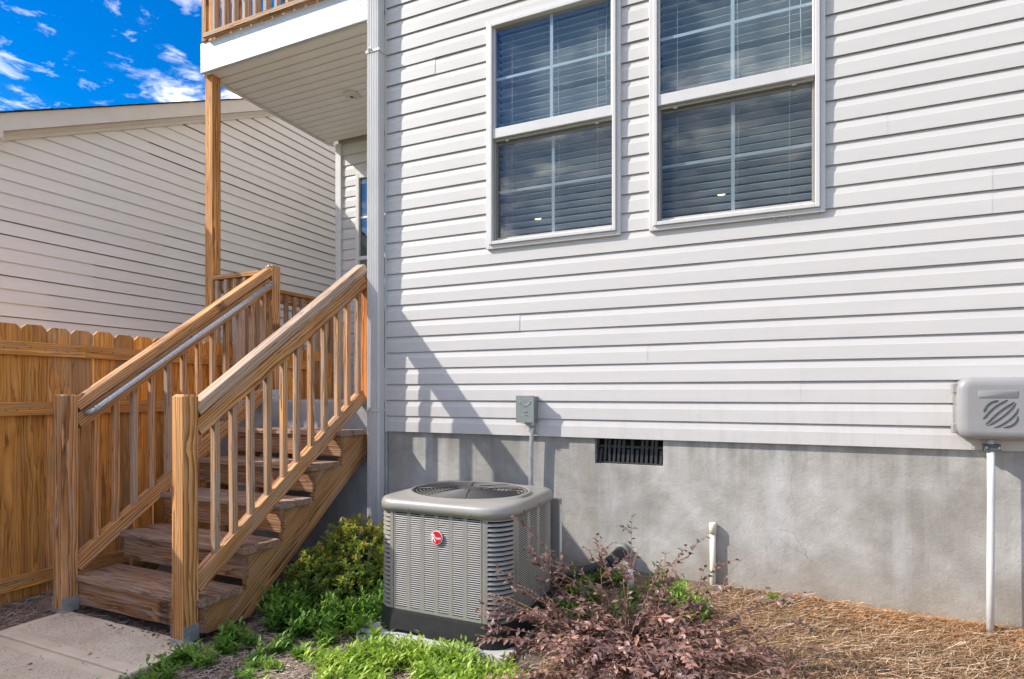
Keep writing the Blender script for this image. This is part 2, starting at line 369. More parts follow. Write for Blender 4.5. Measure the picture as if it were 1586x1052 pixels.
M_leafA = leafmat('azalea_leaf', (.06, .13, .03), (.28, .33, .05), (.62, .46, .09))
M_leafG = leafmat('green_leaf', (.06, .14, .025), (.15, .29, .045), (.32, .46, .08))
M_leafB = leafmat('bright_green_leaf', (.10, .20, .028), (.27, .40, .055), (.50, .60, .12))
M_leafP = leafmat('purple_leaf', (.075, .042, .042), (.27, .165, .15), (.52, .29, .22), rough=.38, trans=.18)
M_twigP = simple('reddish_twig', (.30, .15, .10), .7, var=.3, vscale=20)
M_twig = simple('brown_twig', (.12, .075, .045), .8, var=.3, vscale=20)
M_straw = leafmat('pine_straw', (.13, .065, .035), (.50, .31, .17), (.90, .76, .56), rough=.7, trans=.1)
M_strawG = leafmat('grey_mulch', (.10, .065, .045), (.36, .27, .21), (.66, .57, .48), rough=.8, trans=.0)
def glass(name, tint, refl, col=(.9, .95, 1)):
    m, t, b, o = newmat(name); n = NB(t); t.nodes.remove(b)
    tr = n.node('ShaderNodeBsdfTransparent'); tr.inputs[0].default_value = rgb(*tint)
    gl = n.node('ShaderNodeBsdfGlossy'); gl.inputs['Roughness'].default_value = .015; gl.inputs[0].default_value = rgb(*col)
    lw = n.node('ShaderNodeLayerWeight'); lw.inputs[0].default_value = .35
    f = n.rng(lw.outputs['Facing'], 0, 1, refl, .42)
    v = n.geo(); bp = n.node('ShaderNodeBump'); n.link(n.noise(v, 2.0, 2), bp.inputs['Height']); bp.inputs['Strength'].default_value = .06; bp.inputs['Distance'].default_value = .02
    n.link(bp.outputs[0], gl.inputs['Normal'])
    ms = n.node('ShaderNodeMixShader'); n.link(f, ms.inputs[0]); n.link(tr.outputs[0], ms.inputs[1]); n.link(gl.outputs[0], ms.inputs[2]); n.link(ms.outputs[0], o.inputs[0]); return m
M_glass = glass('low_e_window_glass', (.68, .74, .76), .055)
def screen_mat():
    m, t, b, o = newmat('insect_screen_mesh'); n = NB(t)
    v = n.geo(); d = n.noise(v, 9, 5, .7)
    b.inputs['Base Color'].default_value = rgb(.09, .09, .085); b.inputs['Roughness'].default_value = .7
    n.link(n.mix(n.rng(d, .4, .75), rgb(.06, .06, .06), rgb(.17, .165, .155)), b.inputs['Base Color'])
    tr = n.node('ShaderNodeBsdfTransparent'); ms = n.node('ShaderNodeMixShader'); n.link(n.rng(d, .3, .8, .16, .34), ms.inputs[0])
    n.link(tr.outputs[0], ms.inputs[1]); n.link(b.outputs[0], ms.inputs[2]); n.link(ms.outputs[0], o.inputs[0]); return m
M_screen = screen_mat()
def emis(name, col, s):
    m, t, b, o = newmat(name); b.inputs['Base Color'].default_value = rgb(*col); b.inputs['Emission Color'].default_value = rgb(*col); b.inputs['Emission Strength'].default_value = s; return m
M_lamp = emis('warm_lamp_glow', (1, .62, .28), 2.2)

# ------------------------------------------------------------------ ground and walkway
def gz(x, y):
    """terrain height"""
    wall = max(0.0, min(1.0, (y+1.35)/1.35))            # rises towards the wall
    side = max(0.0, min(1.0, (x-.2)/1.3)); side = side*side*(3-2*side)
    h = -.035 + wall*wall*(.20*side) + .05*side
    h -= max(0, x-2.0)*.025*wall
    h += .012*mnoise.noise(Vector((x*2.1, y*2.1, 0))) + .006*mnoise.noise(Vector((x*9, y*9, 3)))
    if -1.32 < x < -.10 and y < -1.40: h = -.05
    if x < -1.3: h = -.03+.02*mnoise.noise(Vector((x*3, y*3, 5)))
    if x > -.10 and x < .25 and y < -1.2: h = min(h, -.012)
    return h
def make_ground():
    xs = [-400, -120, -40, -12, -6] + [round(-3.2+.07*i, 3) for i in range(0, 116)] + [6, 9, 14, 40, 120, 400]
    ys = [-400, -120, -40, -14, -8] + [round(-5.0+.07*i, 3) for i in range(0, 72)] + [.3, 2, 6, 14, 40, 120, 400]
    V = [(x, y, gz(x, y)) for y in ys for x in xs]; nx = len(xs)
    F = [(j*nx+i, j*nx+i+1, (j+1)*nx+i+1, (j+1)*nx+i) for j in range(len(ys)-1) for i in range(nx-1)]
    tag(meshobj('ground', V, F, M_ground, smooth=True), 'mulched garden bed and bare ground in front of the house', kind='structure')
make_ground()
def slabpiece(parent, x0, x1, y0, y1):
    """poured slab with a smooth tooled border and rounded edges"""
    b = .055; z = 0.0; r = .010
    rings = [(0, -.12, 0), (0, -r, 0), (.003, -.003, 0), (r, 0, 0), (b, 0, 0), (b+.012, -.0015, 1)]
    V, F, A = [], [], []
    for (i, zz, a) in rings:
        V += [(x0+i, y0+i, z+zz), (x1-i, y0+i, z+zz), (x1-i, y1-i, z+zz), (x0+i, y1-i, z+zz)]; A += [a]*4
    for k in range(len(rings)-1):
        for j in range(4): F.append((k*4+j, k*4+(j+1) % 4, k*4+4+(j+1) % 4, k*4+4+j))
    k = len(rings)-1; F.append((k*4, k*4+1, k*4+2, k*4+3))
    meshobj('slab', V, F, M_walk, parent, attr=A)
wk = bpy.data.objects.new('walkway', None); reg(wk, Matrix.Translation((-.7, -2, 0))); tag(wk, 'tooled concrete walkway at the foot of the wooden steps', kind='structure')
slabpiece(wk, -1.27, -.125, -1.782, -1.42); slabpiece(wk, -1.27, -.125, -2.95, -1.790); slabpiece(wk, -1.27, -.125, -4.1, -2.958)

# ------------------------------------------------------------------ house
C = .1143
house = thing('house', (1.8, .1, 0), 'white vinyl sided house with two blind covered windows above a grey stucco foundation', 'house')
def seg_profile(kind):
    if kind == 'dutch': return [(.002, .009), (.0112, .009), (.0116, .0), (.0140, .0008), (.0128, .070), (.0116, .0735), (.0048, C-.0060), (.0005, C-.0048), (.0005, C+.010)]
    return [(.0, .009), (.0110, .009), (.0114, .0), (.0140, .0008), (.0030, C-.0065), (-.002, C-.0055), (-.002, C+.010)]
def course(parent, fr, a, b, z0, kind, mat, base, yfa=None, yfb=None, bump=0.0, name='siding_board'):
    """fr maps (along, out, z) -> world. board from a to b"""
    pr = seg_profile(kind); V, F = [], []
    n = max(2, int((b-a)/.6)+2)
    sd = random.random()*50
    for i in range(n):
        f = i/(n-1)
        for (o, z) in pr:
            zz = z0+z
            aa = a if yfa is None else max(a, yfa(zz)); bb = b if yfb is None else min(b, yfb(zz))
            s = aa+(bb-aa)*f
            w = mnoise.noise(Vector((sd, s*1.3, z0*3)))*.0024
            V.append(fr(s, base+o+bump+(w if o > 0 else 0), zz+(w*.5 if o > 0 else 0)))
    m = len(pr)
    for i in range(n-1):
        for j in range(m-1): F.append((i*m+j, (i+1)*m+j, (i+1)*m+j+1, i*m+j+1))
    F.append(tuple(range(m))); F.append(tuple(reversed(range((n-1)*m, n*m))))
    o = meshobj(name, V, F, mat, parent)
    k = 1+random.uniform(-.02, .02); o.color = (k, k, k, 1)
    return o
Z0 = 1.015
frM = lambda s, o, z: (s, .014-o, z)
WX = [(.823, 1.732), (1.905, 2.829)]
seams = {11: [3.53], 10: [3.53], 4: [1.88], 5: [1.88], 2: [2.70], 3: [2.70], 6: [1.046], 7: [.259], 8: [.259], 0: [3.45], 1: [3.45], 12: [5.0], 14: [3.1], 15: [3.1], 18: [3.9], 19: [3.9], 22: [.4], 23: [.4]}
for k in range(0, 38):
    z = Z0+C*k
    cuts = [(0.0, 6.0)]
    if 11 <= k <= 23: cuts = [(0.0, WX[0][0]+.004), (WX[0][1]-.004, WX[1][0]+.004), (WX[1][1]-.004, 6.0)]
    for (a, b) in cuts:
        pts = [a]+[s for s in seams.get(k, []) if a < s < b]+[b]
        for i in range(len(pts)-1):
            course(house, frM, pts[i], pts[i+1]+(.012 if i < len(pts)-2 else 0), z, 'dutch', M_vinyl, 0.0, bump=.0007 if i % 2 == 0 and len(pts) > 2 else 0)
# wall core with window openings; foundation with vent opening
OPN = [(.85, 1.705, 2.285, 3.745), (1.932, 2.80, 2.285, 3.745)]
V, F = [], []
yf, yb = .0155, .15
ztop = 6.9
box(V, F, .004, .85, yf, yb, 1.02, ztop); box(V, F, 1.705, 1.932, yf, yb, 1.02, ztop); box(V, F, 2.80, 6.0, yf, yb, 1.02, ztop)
for (a, b, z0, z1) in OPN: box(V, F, a, b, yf, yb, 1.02, z0); box(V, F, a, b, yf, yb, z1, ztop)
box(V, F, .004, .15, yb, 1.74, 1.02, ztop); box(V, F, 5.85, 6.0, yb, 6, 1.02, ztop); box(V, F, .15, 5.85, 5.85, 6, 1.02, ztop); box(V, F, .15, 5.85, yb, 5.85, 6.75, ztop); box(V, F, -1.65, .15, 1.76, 5.85, 6.75, ztop); box(V, F, -1.65, .15, 5.85, 6, 1.02, ztop)
meshobj('wall', V, F, M_core, house)
V, F = [], []
vx0, vx1, vz = 1.562, 1.979, .856
box(V, F, .002, vx0, .022, .16, -.3, 1.016); box(V, F, vx1, 6.0, .022, .16, -.3, 1.016); box(V, F, vx0, vx1, .022, .16, -.3, vz)
box(V, F, .002, 6.0, .16, .2, -.3, 1.016)
fo = meshobj('foundation', V, F, M_found, house)
# crawl-space vent
cv = boxobj('crawl_vent', vx0, vx1, .135, .158, vz, 1.014, M_dark, house)
M_vent = simple('black_vent_plastic', (.035, .035, .036), .5, var=.3, vscale=20)
for i in range(14):
    x = vx0+.022+i*(vx1-vx0-.03)/13.5
    h = .008
    if random.random() < .25: top = vz+.09
    else: top = 1.010
    V, F = [], []; dxx = random.uniform(.002, .012)
    box(V, F, x-h, x+h, .060, .066, vz+.006, top)
    V = [(a+(dxx if c > vz+.05 else 0), b, c) for a, b, c in V]
    meshobj('vent_slat', V, F, M_vent, cv)
boxobj('vent_rail', vx0+.002, vx1-.002, .066, .078, vz+.098, vz+.112, M_vent, cv)
boxobj('vent_sill', vx0+.002, vx1-.002, .050, .085, vz+.001, vz+.010, M_vent, cv)
# room behind the windows
RP = [(.152, .152), (5.8, .152), (5.8, 5.8), (-1.64, 5.8), (-1.64, 1.75), (.152, 1.75)]
V = [(x, y, 1.35) for x, y in RP]+[(x, y, 3.95) for x, y in RP]
F = [(i, 6+i, 6+(i+1) % 6, (i+1) % 6) for i in range(1, 6)]+[(0, 1, 2, 3, 4, 5), (11, 10, 9, 8, 7, 6)]
rm = meshobj('room', V, F, M_room, house)
for (x, y) in ((1.934, 4.70), (-.684, 4.71)):
    tube('ceiling_light', [(x, y, 3.949), (x, y, 3.93)], .05, M_lamp, house, seg=20)
# corner trim post
boxobj('corner_trim', -.012, .0005, -.002, .055, Z0-.004, 6.6, M_trim, house)
boxobj('corner_trim', -.0125, .0, .056, .12, Z0-.004, 6.6, M_trim, house)

def window(x0, x1):
    z0, z1 = 2.253, 3.775
    w = boxobj('window', x0+.03, x1-.03, .060, .066, z0+.03, z0+.045, M_trim, house)   # sill plate the window sits on
    def fr(name, a, b, c, d, y0, y1, mat=M_trim, bev=.003, par=None):
        return boxobj(name, a, b, y0, y1, c, d, mat, par or w, bevel=bev)
    t = .028
    # outer flange and stepped frame: jambs full height, head and sill between
    for (i, tt, yy0, yy1) in ((0, .026, -.020, .016), (.0262, .022, -.034, .045)):
        a, b, c, d = x0+i, x1-i, z0+i, z1-i
        fr('frame', a, a+tt, c, d, yy0, yy1); fr('frame', b-tt, b, c, d, yy0, yy1)
        fr('frame', a+tt, b-tt, c, c+tt, yy0, yy1); fr('frame', a+tt, b-tt, d-tt, d, yy0, yy1)
    gx0, gx1 = x0+.049, x1-.049
    # upper sash (outer) and meeting rail
    fr('meeting_rail', gx0, gx1, 2.985, 3.050, -.022, .020)
    fr('sash', gx0, gx0+.012, 3.050, z1-.05, -.012, .02); fr('sash', gx1-.012, gx1, 3.050, z1-.05, -.012, .02)
    # lower sash (set back) and screen frame
    fr('sash', gx0, gx0+.016, 2.302, 2.984, .012, .045, M_silver); fr('sash', gx1-.012, gx1, 2.302, 2.984, .012, .045, M_silver)
    fr('sash', gx0+.016, gx1-.012, 2.302, 2.328, .012, .045, M_trim2); fr('sash', gx0+.016, gx1-.012, 2.955, 2.984, .030, .055, M_silver)
    fr('screen_frame', gx0+.002, gx1-.002, 2.968, 2.984, .000, .010, M_silver); fr('screen_frame', gx0+.002, gx1-.002, 2.302, 2.314, .000, .010, M_trim2)
    fr('screen_frame', gx0+.001, gx0+.012, 2.314, 2.968, .000, .010, M_silver)
    for xx in (gx0+.10, gx1-.10): fr('screen_clip', xx-.012, xx+.012, 2.958, 2.972, -.006, .000, M_silver, .001)
    ex = 0
    meshobj('pane', [(gx0+.012, .004, 3.048), (gx1-.012, .004, 3.048), (gx1-.012, .004, 3.727), (gx0+.012, .004, 3.727)], [(0, 1, 2, 3)], M_glass, w)
    meshobj('pane', [(gx0+.012, .036, 2.322), (gx1-.010, .036, 2.322), (gx1-.010, .036, 2.962), (gx0+.012, .036, 2.962)], [(0, 1, 2, 3)], M_glass, w)
    meshobj('insect_screen', [(gx0+.010, .006, 2.312), (gx1-.004, .006, 2.312), (gx1-.004, .006, 2.970), (gx0+.010, .006, 2.970)], [(0, 1, 2, 3)], M_screen, w)
    xm = (gx0+gx1)/2
    for (za, zb, y) in ((3.05, 3.727, .010), (2.326, 2.960, .042)):
        zm = (za+zb)/2
        boxobj('muntin', xm-.010, xm+.010, y, y+.006, za, zb, M_slat, w)
        for (a, b) in ((gx0+.012, xm-.0102), (xm+.0102, gx1-.012)): boxobj('muntin', a, b, y, y+.006, zm-.009, zm+.009, M_slat, w)
    # blind
    nz = 31
    for i in range(nz):
        z = 2.335+i*.0455
        a, b = gx0+.002, gx1-.002
        til = -.008
        V = []; ys = (.078, .103, .128); dz = (-til, .0025, til)
        for x in (a, b):
            for yy, q in zip(ys, dz): V.append((x, yy, z+q))
            for yy, q in zip(ys, dz): V.append((x, yy, z+q+.0028))
        Fs = [(0, 1, 7, 6), (1, 2, 8, 7), (3, 9, 10, 4), (4, 10, 11, 5), (0, 6, 9, 3), (2, 5, 11, 8), (0, 3, 4, 5, 2, 1), (6, 7, 8, 11, 10, 9)]
        meshobj('blind_slat', V, Fs, M_slat, w)
    boxobj('blind_headrail', gx0+.001, gx1-.001, .072, .13, 3.73, 3.775, M_slat, w)
    boxobj('blind_bottom_rail', gx0+.003, gx1-.003, .080, .126, 2.288, 2.303, M_slat, w)
    for xx in (gx0+.10, gx1-.12): tube('blind_cord', [(xx, .074, 2.30), (xx, .074, 3.73)], .0012, M_slat, w, seg=5)
    tube('blind_cord', [(gx1-.06, .073, 3.05), (gx1-.065, .073, 3.4), (gx1-.06, .073, 3.73)], .0028, M_slat, w, seg=5)
    tube('blind_cord', [(xm+.02, .073, 2.42), (xm+.03, .074, 2.8), (xm+.02, .073, 3.73)], .0014, M_slat, w, seg=5)
    return w
w1 = window(*WX[0]); w1['label'] = 'left window with white blinds'
w2 = window(*WX[1]); w2['label'] = 'right window with white blinds'
# weep notch drip edge under right window
tube('sill_tab', arc((2.62, -.004, 2.238), (1, 0, 0), (0, 0, 1), .04, 0, 180, 8), .006, M_trim, house, seg=6)

# recess back wall, with its own siding, window and corner board
YB = 1.56; 
boxobj('recess_wall', -1.80, 0, YB+.016, YB+.15, 0.9, 6.9, M_core, house)
boxobj('recess_side', -1.80, -1.66, YB+.151, 6.0, .9, 6.9, M_core, house)
frB = lambda s, o, z: (s, YB+.014-o, z)
bwx0, bwx1 = -1.53, -.95
for k in range(0, 24):
    z = 1.26+C*k
    if 12 <= k < 20 or 2 <= k < 12:
        segs = [(-1.735, bwx0+.003), (bwx1-.003, -.013)]
    else: segs = [(-1.735, -.013)]
    for a, b in segs:
        if z < 3.98: course(house, frB, a, b, z, 'dutch', M_vinyl, 0.0)
frS = lambda s, o, z: (.0-.0125-o+.010, s, z)
for k in range(2, 26):
    V = []; z = Z0+C*k
    course(house, lambda s, o, zz: (.0035-o, s, zz), .121, YB-.02, z, 'dutch', M_vinyl, 0.0)
boxobj('corner_board', -1.81, -1.735, YB-.022, YB+.06, .95, 4.02, M_trim, house, bevel=.003)
boxobj('corner_board', -1.812, -1.800, YB+.061, YB+.14, .95, 4.02, M_trim, house)
dw = boxobj('window', bwx0, bwx1, YB+.004, YB+.012, 1.5, 1.52, M_trim, house, label='narrow window at the back of the porch recess')
for (a, b, c, d) in ((bwx0, bwx0+.045, 1.5, 3.66), (bwx1-.045, bwx1, 1.5, 3.66), (bwx0+.045, bwx1-.045, 3.60, 3.66), (bwx0+.045, bwx1-.045, 2.72, 2.76), (bwx0+.045, bwx1-.045, 1.521, 1.56)):
    boxobj('frame', a, b, YB-.030, YB+.004, c, d, M_trim, dw, bevel=.003)
boxobj('muntin', bwx0+.05, bwx1-.05, YB-.008, YB-.003, 3.17, 3.19, M_slat, dw)
boxobj('pane', bwx0+.046, bwx1-.046, YB-.002, YB-.0, 1.56, 3.6, M_glass, dw)
boxobj('curtain', bwx0+.046, bwx1-.046, YB+.0005, YB+.0035, 1.56, 3.6, simple('dim_blue_curtain', (.16, .24, .26), .7), dw)

# downspout
ds = boxobj('downspout', -.118, -.014, -.070, -.006, .02, 6.6, M_trim, house)
def fluted():
    # ribbed rectangular section
    x0, x1, y0, y1 = -.122, -.014, -.074, -.006
    P = []
    n = 6; wv = (x1-x0-.016)/n
    P.append((x0, y1)); P.append((x0, y0+.008)); P.append((x0+.008, y0))
    for i in range(n):
        a = x0+.008+i*wv
        P += [(a+wv*.12, y0), (a+wv*.24, y0+.0045), (a+wv*.60, y0+.0045), (a+wv*.72, y0)]
    P += [(x1-.008, y0), (x1, y0+.008), (x1, y1)]
    V = [(x, y, .03) for x, y in P]+[(x, y, 6.6) for x, y in P]; m = len(P)
    F = [(j, (j+1) % m, m+(j+1) % m, m+j) for j in range(m)]
    return V, F
Vv, Ff = fluted()
me = bpy.data.meshes.new('downspout'); me.from_pydata([(a+.066, b+.038, c-3.31) for a, b, c in Vv], [], Ff); me.update(); me.materials.append(M_trim); ds.data = me
for z in (3.77, 1.17):
    V, F = [], []; box(V, F, -.127, -.010, -.0785, -.0750, z-.010, z+.008); box(V, F, -.0098, -.0065, -.0785, -.004, z-.010, z+.008)
    st = meshobj('strap', V, F, M_trim, ds)
    tube('strap_tab', [(-.10, -.080, z-.004), (-.085, -.085, z+.022), (-.07, -.081, z-.006)], .0035, M_trim, ds, seg=6)

# ------------------------------------------------------------------ porch landing
porch = thing('porch_landing', (-.9, .8, 0), 'grey concrete porch landing with pine guard rails at the top of the steps', 'porch')
V, F = [], []; box(V, F, -1.93, -.002, .004, YB-.03, -.1, 1.236)
pf = meshobj('landing_slab', V, F, M_slab, porch); m = pf.modifiers.new('b', 'BEVEL'); m.width = .014; m.segments = 3
boxobj('threshold', -1.735, -.02, YB-.09, YB-.031, 1.238, 1.262, M_alum, porch)
# front guard between the tall post and the top newel
def baluster_x(parent, x, y, z0, z1, mat=M_wood, wth=.25, b=1.0):
    return plank('baluster', (x, y, z0), (x, y, z1), .035, .035, mat, parent, up=(0, 1, 0), share=True, color=wc(b, .16, wth))
plank('guard_rail', (-1.85, .074, 2.292), (-1.304, .074, 2.292), .085, .038, M_wood, porch, color=wc(1.0, .05, .2))
plank('guard_rail', (-1.85, .085, 2.225), (-1.304, .085, 2.225), .036, .089, M_wood, porch, color=wc(.9, .05, .3))
plank('guard_rail', (-1.85, .085, 1.36), (-1.304, .085, 1.36), .036, .089, M_wood, porch, color=wc(.9, .05, .2))
for i in range(5): baluster_x(porch, -1.80+.108*i, .048, 1.32, 2.262, wth=.55)
# left guard running back to the house
plank('guard_rail', (-1.88, .12, 2.292), (-1.88, YB-.03, 2.292), .085, .038, M_wood, porch, color=wc(.85, .05, .15))
plank('guard_rail', (-1.88, .12, 2.222), (-1.88, YB-.03, 2.222), .036, .089, M_wood, porch, color=wc(.85, .05, .15))
plank('guard_rail', (-1.88, .12, 1.355), (-1.88, YB-.03, 1.355), .036, .089, M_wood, porch, color=wc(.9, .05, .1))
for i in range(12): baluster_x(porch, -1.84, .20+.11*i, 1.31, 2.262, wth=.35, b=.8)
plank('guard_post', (-1.87, YB-.075, 1.238), (-1.87, YB-.075, 2.30), .085, .085, M_wood, porch, up=(0, 1, 0), color=wc(.8, .05, .3))

# ------------------------------------------------------------------ balcony above
bal = thing('balcony', (-.95, .8, 4.1), 'upper balcony on a tall wooden post with white wrapped fascia and beige soffit', 'balcony')
zs = 4.045
boxobj('fascia', -1.90, -.126, -.024, -.002, zs, 4.30, M_alum, bal, bevel=.003)
boxobj('fascia', -1.925, -1.9005, -.024, 1.62, zs, 4.30, M_alum, bal, bevel=.003)
boxobj('fascia_trim', -1.896, -.13, -.0, .020, zs-.004, zs+.010, M_trim2, bal)
yy = .02; nb = 16; bw = (YB-.02-yy)/nb
for i in range(nb):
    a = yy+i*bw; V, F = [], []
    P = [(a+.003, .020), (a+.008, 0), (a+bw-.008, 0), (a+bw-.003, .020)]
    for x in (-1.90, -.004):
        V += [(x, y, zs+.006+q) for y, q in P]+[(x, a+bw-.0005, zs+.03), (x, a+.001, zs+.03)]
    F = [(j, (j+1) % 6, 6+(j+1) % 6, 6+j) for j in range(6)]+[(0, 5, 4, 3, 2, 1), (6, 7, 8, 9, 10, 11)]
    meshobj('soffit_board', V, F, M_soffit, bal)
boxobj('soffit_backing', -1.9, -.004, .02, YB, zs+.032, zs+.06, M_dark, bal)
boxobj('soffit_trim', -1.924, -1.899, 0.0, YB, zs-.012, zs-.001, M_trim2, bal)
boxobj('deck_floor', -1.90, -.004, -.0, YB, zs+.07, 4.30, M_core, bal)
# recessed soffit light
sv = tube('soffit_light', [(-.975, .80, zs+.004), (-.975, .80, zs-.010)], [.078, .072], M_trim2, bal, seg=28)
for r_, z_ in ((.055, -.014), (.04, -.017), (.022, -.019)):
    tube('light_louvre', [(-.975+math.cos(t)*r_, .80+math.sin(t)*r_, zs+z_) for t in [i*math.pi/12 for i in range(25)]], .004, M_soffit, sv, seg=6)
boxobj('light_lens', -.975-.015, -.975+.015, .785, .815, zs-.02, zs-.011, M_dark, sv)
# tall post
plank('post', (-1.893, .074, 1.238), (-1.893, .074, 5.3), .088, .088, M_wood, bal, up=(0, 1, 0), color=wc(1.12, .02, .02))
boxobj('post_base', -1.942, -1.844, .025, .123, 1.2375, 1.28, M_galv, bal)
plank('post', (-1.868, -.022, 4.302), (-1.868, -.022, 5.3), .052, .03, M_wood, bal, up=(0, 1, 0), color=wc(1.1, .02, .05), label='short wooden post face above the fascia')
# upper deck railing
plank('deck_rail', (-1.842, -.050, 4.327), (-.02, -.050, 4.327), .036, .040, M_wood, bal, color=wc(1.05, .03, .3))
plank('deck_rail', (-1.842, .05, 4.35), (-.02, .05, 4.35), .036, .089, M_wood, bal, color=wc(.9, .03, .1))
plank('deck_rail', (-1.842, -.02, 5.24), (-.02, -.02, 5.24), .085, .04, M_wood, bal)
for i in range(15): plank('baluster', (-1.765+.118*i, -.008, 4.365), (-1.765+.118*i, -.008, 5.22), .035, .035, M_wood, bal, up=(0, 1, 0), share=True, color=wc(1.1, .1, .75))
plank('deck_rail', (-1.88, .13, 5.24), (-1.88, YB, 5.24), .085, .04, M_wood, bal)
plank('deck_rail', (-1.88, .13, 4.40), (-1.88, YB, 4.40), .036, .089, M_wood, bal)
for i in range(12): plank('baluster', (-1.86, .2+.115*i, 4.33), (-1.86, .2+.115*i, 5.22), .035, .035, M_wood, bal, up=(0, 1, 0), share=True, color=wc(.9, .1, .2))

# ------------------------------------------------------------------ staircase
st = thing('wooden_staircase', (-.7, -.75, 0), 'open weathered pine staircase with baluster railings climbing to the porch', 'staircase')
RISE, RUN = .2058, .2700
m_ = RISE/RUN
yfr = [-1.405+RUN*i for i in range(5)]
xl_, xr_ = -1.235, -.150
for i in range(5):
    z = RISE*(i+1); y0 = yfr[i]
    for j in range(2):
        a = y0+j*.1385
        plank('tread', (xl_, a+.0665, z-.018), (xr_+random.uniform(-.004, .004), a+.0665, z-.018), .133, .036, M_tread, st, ch=.006, color=wc(.95, .08, .42))
    plank('riser', (xl_+.01, y0+.036, z-.038-.070), (xr_-.012, y0+.036, z-.038-.070), .032, .136, M_tread, st, ch=.003, color=wc(.95, .1, .18+(.1 if i < 2 else -.1)))
def stringer(x):
    t = .038; V, F = [], []
    P = []
    for i in range(5):
        z = RISE*(i+1)-.038
        y = yfr[i]+.055
        P.append((y, z-RISE+ (0 if i else .04))); P.append((y, z))
    P.append((-.002, RISE*5-.038))
    P.append((-.002, .838)); P.append((-.98, .838-.978*.785)); P.append((yfr[0]+.055, .005))
    P[0] = (yfr[0]+.055, .012)
    P = P[:-1]+[(-1.06, .004), ]
    n = len(P)
    ang = math.atan(m_)
    # local frame: X along the slope so that the grain follows the board
    V = []
    for s in (-t/2, t/2):
        for (y, z) in P:
            dy_, dz_ = y+.7, z-.4
            V.append((dy_*math.cos(ang)+dz_*math.sin(ang), s, -dy_*math.sin(ang)+dz_*math.cos(ang)))
    F = [(i, (i+1) % n, n+(i+1) % n, n+i) for i in range(n)]+[tuple(reversed(range(n))), tuple(range(n, 2*n))]
    Mx = Matrix(((0, -1, 0), (math.cos(ang), 0, -math.sin(ang)), (math.sin(ang), 0, math.cos(ang)))).to_4x4(); Mx.translation = (x, -.7, .4)
    o = meshobj('stringer', V, F, M_wood, st, world=Mx, color=wc(.92, .04, .0))
    bm = bmesh.new(); bm.from_mesh(o.data); bmesh.ops.recalc_face_normals(bm, faces=bm.faces); bmesh.ops.triangulate(bm, faces=[f for f in bm.faces if len(f.verts) > 4]); bm.to_mesh(o.data); bm.free()
stringer(-.196); stringer(-.70); stringer(-1.21)
boxobj('hanger_block', -.240, -.150, -.040, -.001, .80, .985, M_tread, st, color=wc(.8, .1, .1))
def newel(x, y, z0, z1, color, brack=True, name='newel_post'):
    h = .0445; c = .012
    V, F = [], []
    rings = [(z0, 0), (z1-c, 0), (z1, c)]
    L_ = []
    ch = .004
    for (z, i) in rings:
        hh = h-i
        P = [(-hh+ch, -hh), (hh-ch, -hh), (hh, -hh+ch), (hh, hh-ch), (hh-ch, hh), (-hh+ch, hh), (-hh, hh-ch), (-hh, -hh+ch)]
        for (a, b) in P: V.append((z-(z0+z1)/2, a, b))
    for k in range(2):
        for j in range(8): F.append((k*8+j, k*8+(j+1) % 8, k*8+8+(j+1) % 8, k*8+8+j))
    F.append(tuple(reversed(range(8)))); F.append(tuple(range(16, 24)))
    Mx = Matrix(((0, 1, 0), (0, 0, 1), (1, 0, 0))).to_4x4(); Mx.translation = (x, y, (z0+z1)/2)
    o = meshobj(name, V, F, M_wood, st, world=Mx, color=color)
    if brack:
        B, G = [], []
        t = .002; e = h+.0012
        box(B, G, x-e, x+e, y-e-t, y-e, z0-.002, z0+.022)
        box(B, G, x+e, x+e+t, y-e-t, y+e, z0-.002, z0+.085)
        box(B, G, x-e-t, x-e, y-e-t, y+e, z0-.002, z0+.085)
        bo = meshobj('post_bracket', B, G, M_galv, o)
        for q in (-.02, .02):
            tube('nail_head', [(x+e+t, y+q, z0+.05), (x+e+t+.002, y+q, z0+.05)], .004, M_galv, bo, seg=8)
    return o
XR, XL = -.2215, -1.262
newel(XR, -1.433, .004, 1.286, wc(1.12, .0, .12)); newel(XL, -1.433, .004, 1.286, wc(1.05, .0, .10))
newel(XL+.002, .136, 1.238, 2.362, wc(1.05, .02, .05))
plank('rail_post', (XR, .036+.0, 1.238), (XR, .036, 2.16), .088, .062, M_wood, st, up=(0, 1, 0), color=(1.12, .82, .60, 0))
slope = .737
def rail_set(x, y0, y1, zt0, zb0, cA, cB, cC):
    """hand rail (cap + board below) and bottom rail between y0 and y1; zt0, zb0 = top edges at y0"""
    dy_ = y1-y0; dz_ = slope*dy_
    up = Vector((0, -slope, 1)).normalized(); k = 1/up.z
    ctr = lambda ztop, t: ztop-(t/2)*k
    zc = ctr(zt0, .060)
    # boards ride as their own pieces with plumb-ish cut ends
    plank('handrail', (x, y0, zc), (x, y1, zc+dz_), .088, .060, M_wood, st, up=up, color=cA, ch=.006)
    zc2 = zt0-.062*k-.0445*k
    plank('handrail', (x, y0, zc2), (x, y1, zc2+dz_), .080, .087, M_wood, st, up=up, color=cB, ch=.003)
    zc3 = zb0-.0445*k
    plank('bottom_rail', (x, y0, zc3), (x, y1, zc3+dz_*.985), .060, .088, M_wood, st, up=up, color=cC)
rail_set(XR, -1.389, -.003, 1.238, .326, wc(1.15, .0, .75), wc(.95, .0, .22), wc(1.05, .0, .20))
rail_set(XL, -1.389, .090, 1.250, .310, wc(1.05, .0, .22), wc(.9, .0, .20), wc(1.05, .0, .12))
